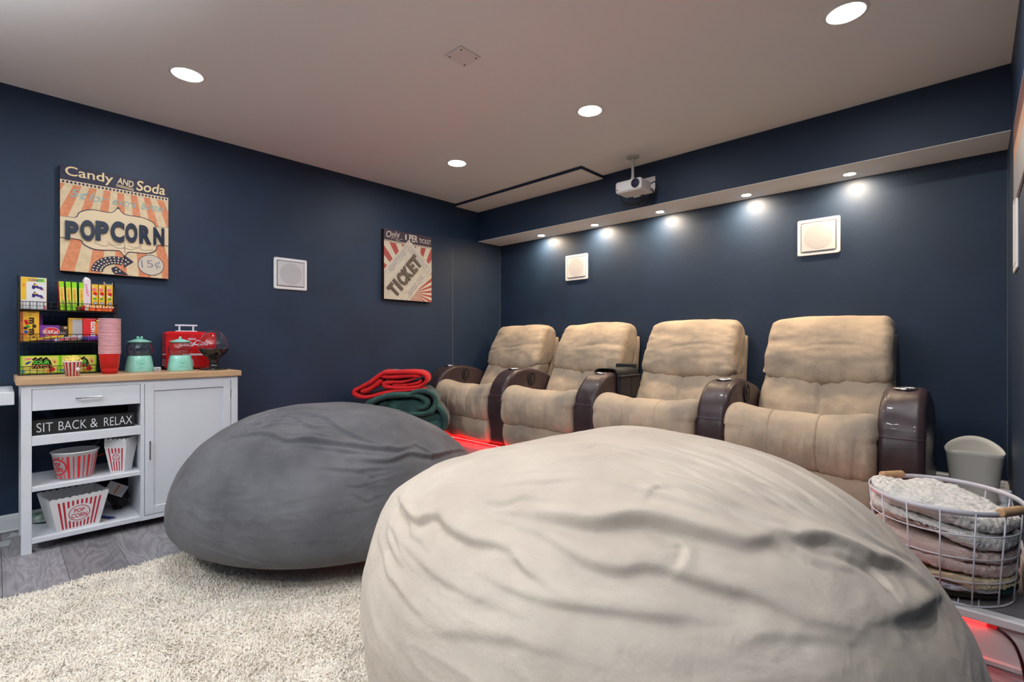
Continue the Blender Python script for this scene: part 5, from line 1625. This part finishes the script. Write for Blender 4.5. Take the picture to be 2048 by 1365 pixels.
# stack of red cups
cup_red = pm('red_cup_plastic', '#cf1a1e', .35)
cup_rim = pm('pale_cup_rim', '#dcb4bb', .4)
base_me = None
for k in range(25):
    z = CZ + .0083 * k
    nth = ['', 'second', 'third', 'fourth', 'fifth', 'sixth', 'seventh', 'eighth', 'ninth', 'tenth', 'eleventh', 'twelfth', 'thirteenth', 'fourteenth', 'fifteenth', 'sixteenth', 'seventeenth', 'eighteenth', 'nineteenth', 'twentieth', 'twenty-first', 'twenty-second', 'twenty-third', 'twenty-fourth', ''][24 - k]
    lab = 'red plastic cup with pale rim, %s from the top of the tall stack' % nth
    if k == 0: lab = 'lowest red cup of the tall stack, its whole red side showing'
    if k == 24: lab = 'topmost red plastic cup of the tall stack on the worktop'
    t = thing('plastic_cup', lab, 'cup', (-3.672, .4515, z), 'stack of red plastic cups')
    if base_me is None:
        m = MB(); m.lathe([(.0005, .004), (.034, .004), (.037, .0), (.040, .03), (.0405, .034), (.0425, .034), (.0495, .117)], (-3.672, .4515, z), cup_red, 40)
        b1 = m.build('body', t)
        m = MB(); m.lathe([(.0495, .1165), (.0523, .1175), (.0528, .120), (.0515, .1225), (.0485, .1225), (.0472, .115), (.034, .006), (.0005, .006)], (-3.672, .4515, z), cup_rim, 40)
        b2 = m.build('rim', t); base_me = (b1, b2)
    else:
        for b in base_me:
            o = b.copy(); COL.objects.link(o); o.parent = t

# candy jars
teal = pm('mint_glaze', '#8fcfc0', .22, var=.08, vs=12, coat=.3)
glass = pm('clear_glass', (.97, .98, .98), .02, trans=1.0, ior=1.45)
def jar(name, lab, c, s, knobs):
    t = thing(name, lab, 'jar', c, 'mint gumball machine candy jars')
    m = MB(); m.lathe([(.0005, 0), (.069 * s, 0), (.0705 * s, .004), (.068 * s, .035), (.062 * s, .075), (.058 * s, .095), (.055 * s, .100), (.0005, .100)], c, teal, 48, pw=2.7)
    b = m.build('base', t)
    m = MB(); fr = Frame((c[0] + .0655 * s, c[1] - .02, c[2] + .022), (.0, 1, 0), (-.13, 0, 1))
    m.prism(fr, [(0, 0), (.04, 0), (.04, .045), (.02, .056), (0, .045)], .004, teal); m.prism(fr, [(.010, .008), (.03, .008), (.03, .022), (.010, .022)], .007, teal)
    m.cyl(fr([(.02, .036)], .003)[0], fr([(.02, .036)], .011)[0], .007, teal, n=14)
    m.build('coin_plate', b)
    m = MB()
    a_ = [(.046, .100), (.057, .106), (.0655, .122), (.067, .140), (.064, .158), (.056, .174), (.051, .182)]
    m.lathe([(r * s, z) for r, z in a_] + [((r - .003) * s, z) for r, z in a_[::-1]], c, glass, 40)
    m.build('glass_bowl', t)
    m = MB()
    m.lathe([(.0005, .180), (.048 * s, .180), (.060 * s, .186), (.061 * s, .189), (.050 * s, .193), (.030 * s, .201), (.014 * s, .206), (.0005, .207)], c, teal, 44)
    for dy in knobs:
        m.lathe([(.0005, -.0085), (.006, -.006), (.0085, 0), (.006, .006), (.0005, .0085)], (c[0], c[1] + dy, c[2] + .213), teal, 16)
    m.build('lid', t)
    return t
jar('candy_jar', 'mint candy jar with a two-ball lid knob, standing left of the red toaster', (-3.79, .611, CZ), 1.02, (-.0085, .0105))
jar('candy_jar', 'mint candy jar with a single ball knob in front of the red toaster', (-3.735, .815, CZ), .97, (0,))

# little white box between the jars
t = thing('small_box', 'little white box lying between the two mint jars', 'box', (-3.79, .70, CZ))
MB().box(-3.81, .682, CZ, -3.78, .721, CZ + .025, P('#cfcdd2', .5), .003).build('box', t)
MB().rect(FX(-3.78, .682, CZ), .012, .006, .03, .018, P('#a8a6b2'), 1).build('print', t)

# red retro toaster
t = thing('retro_toaster', 'red retro toaster with white handle and stripes behind the mint jar', 'toaster', (-3.90, .905, CZ))
tred = pm('glossy_red_enamel', '#c4191d', .25, coat=.4)
tx0, tx1, ty0, ty1, tz1 = -3.975, -3.833, .760, 1.052, 1.152
twhite = P('#d9d7e4', .35)
MB().box(tx0, ty0, CZ + .008, tx1, ty1, tz1, tred, .014).build('body', t)
m = MB()
for x in (tx0 + .02, tx1 - .02):
    for y in (ty0 + .025, ty1 - .025):
        m.cyl((x, y, CZ), (x, y, CZ + .01), .010, black_soft, n=12)
m.build('foot', t)
hx = (tx0 + tx1) / 2 + .04
m = MB(); m.box(hx - .012, .815, tz1 - .002, hx + .012, .940, tz1 + .006, twhite, .003)
m.box(hx - .006, .833, tz1, hx + .006, .843, tz1 + .042, twhite, .002).box(hx - .006, .912, tz1, hx + .006, .922, tz1 + .042, twhite, .002)
m.box(hx - .007, .812, tz1 + .036, hx + .007, .942, tz1 + .047, twhite, .003)
m.build('handle', t)
m = MB(); fr = FX(tx1, ty0, CZ); fs = Frame((tx0, ty0, CZ), (1, 0, 0), (0, 0, 1))
m.rect(fr, .09, .095, .278, .107, twhite, 1); m.rect(fs, .005, .100, .128, .108, twhite, 1)
for k in range(3):
    z = .030 + k * .016
    m.rect(fr, .014, z, .12, z + .006, twhite, 1); m.rect(fs, .010, z, .128, z + .006, twhite, 1)
m.text(fr, 'DRINK', .145, .206, .048, .011, twhite, 1, bold=.02)
m.text(fr, 'Coca', .118, .176, .085, .036, twhite, 1, shear=.45, bold=.01); m.text(fr, 'Cola', .200, .182, .085, .036, twhite, 1, shear=.45, bold=.01)
m.tube(fr(catmull([(.085, .166), (.12, .160), (.16, .170), (.20, .165)], 24, False), LAY), .0018, twhite, 4)
for k in range(4): m.rect(fs, .045, .165 + k * .012, .085, .171 + k * .012, P('#8f3a48'), 1)
m.build('print', t)
m = MB()
V = [(tx1 + .004, .888 + .0 + y, CZ + .02 + z) for y, z in ((.0, .0), (.018, .0), (.020, .03), (.014, .048), (.002, .058), (-.008, .058))]
m.tube(catmull(V, 30, True), .0035, twhite, 6, True)
m.build('lever_ring', t)

# globe snack dispenser
c = (-3.70, .997, CZ)
t = thing('snack_dispenser', 'round snack dispenser, clear upper globe and black lower half on a stem', 'dispenser', c)
gloss = pm('gloss_black', (.012, .011, .012), .12, coat=.5)
m = MB(); m.lathe([(.0005, 0), (.080, 0), (.083, .004), (.078, .010), (.055, .016), (.032, .022), (.027, .03), (.0265, .06), (.036, .076), (.060, .098), (.080, .120), (.089, .136), (.0915, .143), (.088, .143), (.0005, .141)], c, gloss, 48)
m.build('black_base', t)
m = MB(); R_ = .0915; a_ = [(R_ * math.cos(q), .143 + 1.36 * R_ * math.sin(q)) for q in np.linspace(0.0, 1.50, 16)]
m.lathe([(max(r, .0006), z) for r, z in a_] + [(max(r - .0025, .0005), z - .002) for r, z in a_[::-1]], c, glass, 48)
m.lathe([(.0005, .262), (.012, .262), (.014, .267), (.010, .270), (.0005, .270)], c, gloss, 20)
m.build('clear_globe', t)
MB().box(c[0] + .06, c[1] - .012, CZ + .085, c[0] + .085, c[1] + .014, CZ + .098, gloss, .004).build('spout', t)

# ------------------------------------------------------------------ folded cloth
def ribbon_solid(path, th, x0, x1, fr_o, fu, fw, disp=None, nx=26, nr=5, npth=80, squash=None):
    """folded sheet: path (u,z) of thickness th run along the depth axis with round hems -> world V,F"""
    p = catmull(path, npth, closed=False)
    d = np.gradient(p, axis=0); d /= np.linalg.norm(d, axis=1, keepdims=True)
    nm = np.stack([-d[:, 1], d[:, 0]], 1)
    st = [(x0 + th / 2 * (1 - math.cos(a)), max(.04, math.sin(a))) for a in np.linspace(0, PI / 2, nr)]
    st += [(x, 1.) for x in np.linspace(x0 + th / 2, x1 - th / 2, nx)[1:-1]]
    st += [(x1 - th / 2 * (1 - math.cos(a)), max(.04, math.sin(a))) for a in np.linspace(PI / 2, 0, nr)]
    e = np.sqrt(np.clip(1 - (np.abs(np.linspace(-1, 1, npth)) ** 14), .05, 1))[:, None]
    G = []
    for x, s in st:
        A = p + nm * th / 2 * s * e; B = p - nm * th / 2 * s * e
        o = np.r_[A, B[::-1]]
        G.append(np.c_[np.full(len(o), x), o])
    G = np.array(G)
    if disp is not None:
        N = grid_normals(G); c = np.r_[p, p[::-1]]
        out = np.concatenate([nm, -nm[::-1]])
        sg = np.sign((N[len(G) // 2, :, 1:] * out).sum(1).mean())
        G = G + sg * N * disp(G.reshape(-1, 3)).reshape(G.shape[:2])[:, :, None]
    R, n = G.shape[:2]
    V = G.reshape(-1, 3)
    if squash is not None: V = squash(V)
    fo = np.array(fr_o, float)
    Wd = fo + V[:, 1:2] * np.array([*fu, 0.]) + V[:, 0:1] * np.array([*fw, 0.]) + V[:, 2:3] * np.array([0, 0, 1.])
    F = [(i * n + j, (i + 1) * n + j, (i + 1) * n + (j + 1) % n, i * n + (j + 1) % n) for i in range(R - 1) for j in range(n)]
    F += [tuple([j, j + 1, n - 2 - j, n - 1 - j]) for j in range(n // 2 - 1)]
    b = (R - 1) * n
    F += [tuple([b + n - 1 - j, b + n - 2 - j, b + j + 1, b + j]) for j in range(n // 2 - 1)]
    return Wd, F

red_fleece = pm('red_fleece', '#d0171e', .8, var=.18, vs=14, sheen=.1, bump=.4, bs=120)
green_plush = pm('green_plush', '#28564f', .7, var=1, vs=9, vcol='#17393a', sheen=.25, bump=.4, bs=90, wrinkle=.3, ws=12)
BO, BU, BW = (-3.625, 2.415, 0), (.66, .751), (-.751, .66)
t = thing('green_blanket', 'thick dark green plush blanket bundled in the corner under the red one', 'blanket', (-3.65, 2.43, PZ))
def post(V):
    o = np.array(BO)
    return o + V[:, 1:2] * np.array([*BU, 0]) + V[:, 0:1] * np.array([*BW, 0]) + V[:, 2:3] * np.array([0, 0, 1.])
prof = [(-.20, .172), (-.29, .30), (-.325, .47), (-.28, .565), (-.14, .612), (.04, .622), (.20, .60), (.315, .54), (.385, .45), (.385, .32), (.30, .172)]
def dg(Pn, U):
    q = np.c_[Pn[:, 1] * 7 + Pn[:, 2] * 5, Pn[:, 2] * 10 - Pn[:, 1] * 3, Pn[:, 0] * 6]
    return -.030 * (1 - np.abs(fbm(q, 61, 3))) ** 3 + .02 * fbm(Pn * 5, 62, 3)
V, F = cushion(prof, -.17, .13, .08, 130, 40, 10, dg, post=post)
V_obj('bundle', V, F, green_plush, t, True)
dn = lambda Pn: .010 * fbm(Pn * 9, 63, 3)
V, F = ribbon_solid([(-.30, .50), (-.22, .585), (-.06, .636), (.10, .640), (.20, .615), (.245, .575), (.225, .535), (.17, .53)], .042, -.20, .12, BO, BU, BW, dn)
V_obj('fold', V, F, green_plush, t, True)
V, F = ribbon_solid([(.10, .650), (.19, .672), (.27, .655), (.315, .60), (.305, .54), (.25, .49), (.10, .475), (-.08, .50)], .040, -.205, .10, BO, BU, BW, dn)
V_obj('fold', V, F, green_plush, t, True)
V, F = ribbon_solid([(.30, .56), (.36, .51), (.40, .43), (.385, .34)], .045, -.19, .10, BO, BU, BW, dn)
V_obj('fold', V, F, green_plush, t, True)
t = thing('red_blanket', 'bright red fleece blanket folded on top of the green bundle', 'blanket', (-3.66, 2.42, .66))
V, F = ribbon_solid([(.150, .778), (.06, .748), (-.05, .742), (-.105, .737), (-.118, .722), (-.09, .704), (.04, .694), (.17, .706), (.232, .752), (.222, .800), (.15, .822), (-.02, .824), (-.12, .822), (-.172, .79), (-.235, .742), (-.32, .698), (-.362, .672), (-.35, .640), (-.28, .618), (-.18, .632), (-.05, .664), (.10, .676), (.235, .69)], .034, -.155, .11, BO, BU, BW,
                    lambda Pn: .005 * fbm(Pn * 8, 71, 3), npth=190)
V_obj('fold', V, F, red_fleece, t, True)
V, F = ribbon_solid([(-.14, .788), (-.05, .785), (.05, .792), (.14, .796), (.185, .785)], .032, -.148, .11, BO, BU, BW, lambda Pn: .004 * fbm(Pn * 8, 72, 3))
V_obj('fold', V, F, red_fleece, t, True)
V, F = ribbon_solid([(-.05, .718), (.06, .718), (.16, .735), (.195, .762)], .030, -.140, .10, BO, BU, BW, lambda Pn: .004 * fbm(Pn * 8, 73, 3))
V_obj('fold', V, F, red_fleece, t, True)
V, F = ribbon_solid([(-.31, .665), (-.24, .690), (-.18, .73), (-.14, .76)], .042, -.148, .10, BO, BU, BW, lambda Pn: .004 * fbm(Pn * 8, 74, 3))
V_obj('fold', V, F, red_fleece, t, True)
m = MB()
m.poly(Frame((-3.69, 2.33, .842), (.66, .75, 0), (-.75, .66, 0)), [(0, 0), (.085, .012), (.09, .05), (.03, .055)], P('#d8d4d6', .8), 1)
m.build('white_pattern', t)

# ------------------------------------------------------------------ armrest caddy on the third arm
cad = pm('black_nylon', (.014, .014, .016), .6, bump=.3, bs=260)
t = thing('armrest_caddy', 'black armrest caddy with pockets draped over the arm between second and third recliner', 'caddy', (-2.07, 3.38, .86))
ax = ARMX[2]; xr = ax + AW / 2
T3 = lambda V: V
m = MB()
for k, (y0, y1) in enumerate(((3.245, 3.565),)):
    pts = [(ax - AW / 2 - .02, .63), (ax - AW / 2 - .018, .80), (ax - AW / 2 + .005, .862), (ax, .872), (xr - .005, .866), (xr + .014, .82), (xr + .017, .66)]
    q = catmull(pts, 40, False); n = len(q)
    d = np.gradient(q, axis=0); d /= np.linalg.norm(d, axis=1, keepdims=True); nn = np.stack([-d[:, 1], d[:, 0]], 1)
    V = []
    for y in (y0, y1):
        for s_ in (0, .005):
            for a in q + nn * s_: V.append((a[0], y, a[1]))
    F = [(i, i + 1, 2 * n + i + 1, 2 * n + i) for i in range(n - 1)] + [(n + i + 1, n + i, 3 * n + i, 3 * n + i + 1) for i in range(n - 1)]
    F += [(i, n + i, n + i + 1, i + 1) for i in range(n - 1)] + [(2 * n + i + 1, 3 * n + i + 1, 3 * n + i, 2 * n + i) for i in range(n - 1)]
    m.add(V, F, cad, True)
m.build('saddle', t)
MB().box(ax - .095, 3.545, .868, ax + .085, 3.575, .905, cad, .004).build('back_flap', t)
for (y0, y1, z1) in ((3.26, 3.41, .815), (3.415, 3.555, .815)):
    m = MB()
    m.box(xr + .018, y0, .648, xr + .040, y1, z1, cad, .008)
    m.build('pocket', t)
m = MB().box(xr + .016, 3.25, .812, xr + .046, 3.56, .826, cad, .004)
m.build('pocket_trim', t)

# ------------------------------------------------------------------ wire basket with blankets
bkw = pm('white_basket_wire', '#c9c8d2', .4)
BC = (-.092, 2.502); RA, RB = .225, .258
t = thing('wire_basket', 'oval white wire basket with two wooden handles on the platform at right', 'basket', (BC[0], BC[1], PZ))
def el(z, n=72):
    s = .885 + (.5 - .885 + .5) * 0
    f = .885 + .115 * (z - .173) / (.5 - .173)
    tt = np.linspace(0, 2 * PI, n, endpoint=False)
    return np.stack([BC[0] + RA * f * np.cos(tt), BC[1] + RB * f * np.sin(tt), np.full(n, z)], 1)
m = MB(); n = 72
a, b = el(.490), el(.508); c_ = np.array([BC[0], BC[1], 0])
def sh(q, k): return np.c_[(q[:, :2] - np.array(BC)) * k + np.array(BC), q[:, 2]]
V = np.r_[a, b, sh(b, .986), sh(a, .986)]
F = []
for r_ in range(4):
    for i in range(n):
        F.append((r_ * n + i, r_ * n + (i + 1) % n, ((r_ + 1) % 4) * n + (i + 1) % n, ((r_ + 1) % 4) * n + i))
m.add(V, F, bkw, True); m.build('rim', t)
for z in (.42, .34, .257, .175):
    m = MB(); m.tube(el(z), .0024 if z > .2 else .0032, bkw, 6, True); m.build('wire_ring', t)
for k in range(15):
    i = 2 * PI * (k + .32) / 15
    def pt(z):
        f = .885 + .115 * (z - .173) / (.5 - .173)
        return (BC[0] + RA * f * math.cos(i), BC[1] + RB * f * math.sin(i), z)
    m = MB(); m.tube([pt(.174), pt(.34), pt(.50)], .0026, bkw, 6); m.build('upright_wire', t)
m = MB()
for k in range(-3, 4):
    x = k * .052
    hy = RB * .88 * math.sqrt(max(0, 1 - (x / (RA * .88)) ** 2))
    m.tube([(BC[0] + x, BC[1] - hy, .175), (BC[0] + x, BC[1] + hy, .175)], .002, bkw, 5)
m.build('base_wires', t)
hw_ = pm('light_wood', '#c79f78', .5, var=.2, vs=30, stretch=(1, 1, 6))
for a in (math.radians(139), math.radians(-34)):
    p = np.array([BC[0] + RA * math.cos(a), BC[1] + RB * math.sin(a), .507]); tg = np.array([-RA * math.sin(a), RB * math.cos(a), 0]); tg /= np.linalg.norm(tg)
    nrm_ = np.array([math.cos(a), math.sin(a), 0]) * -.004
    m = MB()
    prof = [(-.054, .0122), (-.051, .0142), (-.045, .0148), (.045, .0148), (.051, .0142), (.054, .0122)]
    for (s0, r0), (s1, r1) in zip(prof[:-1], prof[1:]):
        m.cyl(p + nrm_ + tg * s0, p + nrm_ + tg * s1, r0, hw_, r1, 18, True, s0 == -.054 or s1 == .054)
    m.build('handle', t)

SU, SW = (.726, .688), (-.688, .726)
def oval(ax_, bx_):
    def f(V):
        V = V.copy()
        w = np.clip(V[:, 0] / bx_, -1, 1); u = np.clip(V[:, 1] / ax_, -1, 1)
        V[:, 0] = bx_ * w * np.sqrt(1 - u * u / 2) * 1.10
        V[:, 1] = ax_ * u * np.sqrt(1 - w * w / 2) * 1.10
        return V
    return f
def fleece(name, a, b):
    return pm(name, a, .95, var=1, vs=28, vcol=b, bump=1.0, bs=150, sheen=.2)
white_sherpa = fleece('white_sherpa', '#dedcd8', '#cfccc8'); led_tinted_sherpa = fleece('led_tinted_sherpa', '#cdb9b2', '#bfa8a1')  # pink of the LED glow is put into the lower fleece colour
so_ = (BC[0], BC[1], 0)
def dsh(amp, sd):
    return lambda Pn: amp * fbm(Pn * 8, sd, 3) + .0042 * vnoise(Pn * 105, sd + 3)
def bask_cloth(name, lab, path, th, mat, amp, sd, sz=.192, raise_=None):
    t = thing(name, lab, 'blanket', (BC[0], BC[1], min(p[1] for p in path)))
    sq0 = oval(sz, sz)
    def sq(V):
        if raise_: V = V.copy(); V[:, 2] += raise_(V)
        return sq0(V)
    V, F = ribbon_solid(path, th, -sz, sz, so_, SU, SW, dsh(amp, sd), 110, 8, 300, sq)
    V_obj('folds', V, F, mat, t, True)
    return t
bask_cloth('sherpa_blanket', 'thick white sherpa blanket folded on top in the wire basket',
           [(-.19, .415), (-.08, .402), (.06, .395), (.14, .40), (.172, .428), (.14, .455), (.06, .456), (-.06, .462), (-.19, .474)], .062, white_sherpa, .018, 81,
           sz=.198, raise_=lambda V: .022 * np.clip(-V[:, 1] / .2, 0, 1) ** 2 + .012 * np.clip(V[:, 0] / .2, -1, 1))
bask_cloth('sherpa_blanket', 'sherpa blanket with LED glow put into its pink colour, folded under the white one in the basket',
           [(-.195, .343), (-.05, .335), (.10, .332), (.16, .340), (.190, .362), (.196, .330), (.17, .300), (.05, .290), (-.08, .293), (-.195, .304)], .036, led_tinted_sherpa, .007, 91)
bask_cloth('cream_throw', 'thin cream throw blanket below the pink-tinted one in the basket',
           [(-.19, .256), (-.03, .252), (.12, .262), (.182, .256), (.165, .240), (.05, .236), (-.1, .237)], .020, pm('cream_throw_cloth', '#c5b698', .9, bump=.6, bs=70, var=.15), .010, 95)
tq = thing('towel', 'folded white towel with dark green patterned end near the basket bottom', 'towel', (BC[0], BC[1], .195))
V, F = ribbon_solid([(-.17, .222), (-.06, .220), (.035, .217)], .022, -.18, .18, so_, SU, SW, dsh(.003, 97), 30, 5, 60, oval(.19, .19))
V_obj('white_half', V, F, pm('white_towel', '#bdbcc9', .9, bump=.5, bs=120), tq, True)
V, F = ribbon_solid([(.045, .216), (.10, .212), (.18, .212)], .022, -.18, .18, so_, SU, SW, dsh(.004, 98), 30, 5, 60, oval(.19, .19))
V_obj('green_half', V, F, pm('dark_green_cloth', '#0f3a3c', .8, bump=.5, bs=120), tq, True)
tq = thing('flat_parcel', 'flat dark brown and tan parcel at the very bottom of the basket', 'parcel', (BC[0], BC[1], .178))
V, F = ribbon_solid([(-.165, .191), (0, .190), (.165, .191)], .020, -.165, .165, so_, SU, SW, None, 24, 5, 60, oval(.18, .18))
V_obj('lower_layer', V, F, pm('dark_brown_board', '#241a14', .6), tq, True)
V, F = ribbon_solid([(-.16, .2025), (0, .2015), (.16, .2025)], .005, -.16, .16, so_, SU, SW, None, 24, 4, 60, oval(.175, .175))
V_obj('tan_layer', V, F, pm('tan_board', '#a08a68', .7), tq, True)

# ------------------------------------------------------------------ waste bin and bottle behind the basket
binm = pm('frosted_bin_plastic', (.93, .90, .83), .35, trans=.12, ior=1.2)
t = thing('waste_bin', 'frosted translucent oval waste bin with a curved rim by the back wall', 'bin', (.0, 3.62, PZ))
m = MB(); n = 64; V = []
tt = np.linspace(0, 2 * PI, n, endpoint=False)
rows = 14
for s_, off in ((0, 0), (1, -.0025)):
    for k in range(rows + 1):
        f = k / rows
        for q in tt:
            top = .345 + .028 * math.sin(q) - .022 * math.cos(2 * q) * -1 * 0 + .018 * math.cos(2 * q + PI) 
            z = PZ + .001 + f * top
            e = 1 + (.03 if (k == rows and s_ == 0) else 0)
            V.append((.0 + (.083 + .034 * f + off) * e * math.cos(q), 3.62 + (.070 + .024 * f + off) * e * math.sin(q), z))
base = (rows + 1) * n
F = [(k * n + j, k * n + (j + 1) % n, (k + 1) * n + (j + 1) % n, (k + 1) * n + j) for k in range(rows) for j in range(n)]
F += [tuple(base + i for i in f[::-1]) for f in F]
F += [(rows * n + j, rows * n + (j + 1) % n, base + rows * n + (j + 1) % n, base + rows * n + j) for j in range(n)]
F += [tuple(range(n))[::-1], tuple(range(base, base + n))]
m.add(V, F, binm, True); m.build('shell', t)
t = thing('spray_bottle', 'white plastic bottle with angled neck beside the waste bin at the right wall', 'bottle', (.106, 3.18, PZ))
m = MB(); m.lathe([(.0005, 0), (.029, .0), (.031, .006), (.031, .12), (.027, .145), (.018, .165), (.0165, .18), (.0005, .18)], (.106, 3.18, PZ), P('#b9bdc6', .35), 28, sx=.95)
m.build('body', t)
m = MB(); m.lathe([(.018, .178), (.019, .195), (.023, .212), (.0245, .228), (.021, .232), (.0005, .230)], (.103, 3.178, PZ), P('#cfd2da', .3), 24)
m.build('cap', t)

# ------------------------------------------------------------------ right wall: print and white panel seen edge-on
t = thing('framed_print', 'maroon and clear sign board on the right wall at the picture edge', 'sign', (XR, 2.7, 1.69))
MB().box(XR - .010, 2.15, 1.71, XR, 3.21, 2.075, pm('board_edge', '#b9b3b0', .4), .002).build('board', t)
fr = Frame((XR - .010, 3.21, 1.71), (0, -1, 0), (0, 0, 1))
m = MB(); m.rect(fr, .02, .25, 1.05, .355, pm('maroon_print', '#6a3b36', .5, var=.4, vs=30), 1); m.rect(fr, .02, .17, 1.05, .25, P('#b0846c', .5), 1); m.rect(fr, .02, .01, 1.05, .17, P('#a8a4a2', .3), 1)
m.build('print', t)
t = thing('wall_panel', 'narrow white panel on the right wall below the sign board', 'wall panel', (XR, 3.18, 1.40))
MB().box(XR - .008, 3.04, 1.405, XR, 3.305, 1.75, white_plastic, .003).build('frame', t)
MB().box(XR - .0095, 3.065, 1.43, XR - .007, 3.28, 1.725, grille_white, .001).build('grille', t)

# ------------------------------------------------------------------ red light strips
led_red = pm('red_led', (1.0, .004, .004), .4, emit=LED)
led_dot = pm('red_led_point', (1.0, .006, .006), .4, emit=LED * 3)
t = thing('led_strip', 'red LED light strip with bright dots under the recliners', 'light strip', (-2.1, 2.95, .19))
MB().box(-3.80, 2.955, .182, -.36, 2.957, .190, led_red).build('strip', t)
m = MB()
x = -3.79
while x < -.36:
    m.box(x, 2.951, .183, x + .008, 2.956, .189, led_dot); x += .031
m.build('led_points', t)
t = thing('led_strip', 'red LED strip under the white platform nosing, ending in a dark red cable', 'light strip', (-1.9, 2.28, .13))
m = MB().box(-3.98, PY - .004, .1315, .030, PY + .003, .1385, led_red); m.build('strip', t)
m = MB().box(.030, PY - .010, .126, .058, PY + .003, .138, pm('red_glow_connector', '#b3161c', .4, emit=.6), .003); m.build('connector', t)  # connector is no lamp; red glow of the strip is put into it
m = MB().tube(catmull([(.055, PY - .006, .131), (.075, PY - .012, .122), (.095, PY - .018, .100), (.108, PY - .022, .065), (.115, PY - .026, .03), (.118, PY - .05, .008), (.12, PY - .25, .004)], 60, False), .0045, pm('dark_red_cable', '#3c1018', .45), 8); m.build('cable', t)
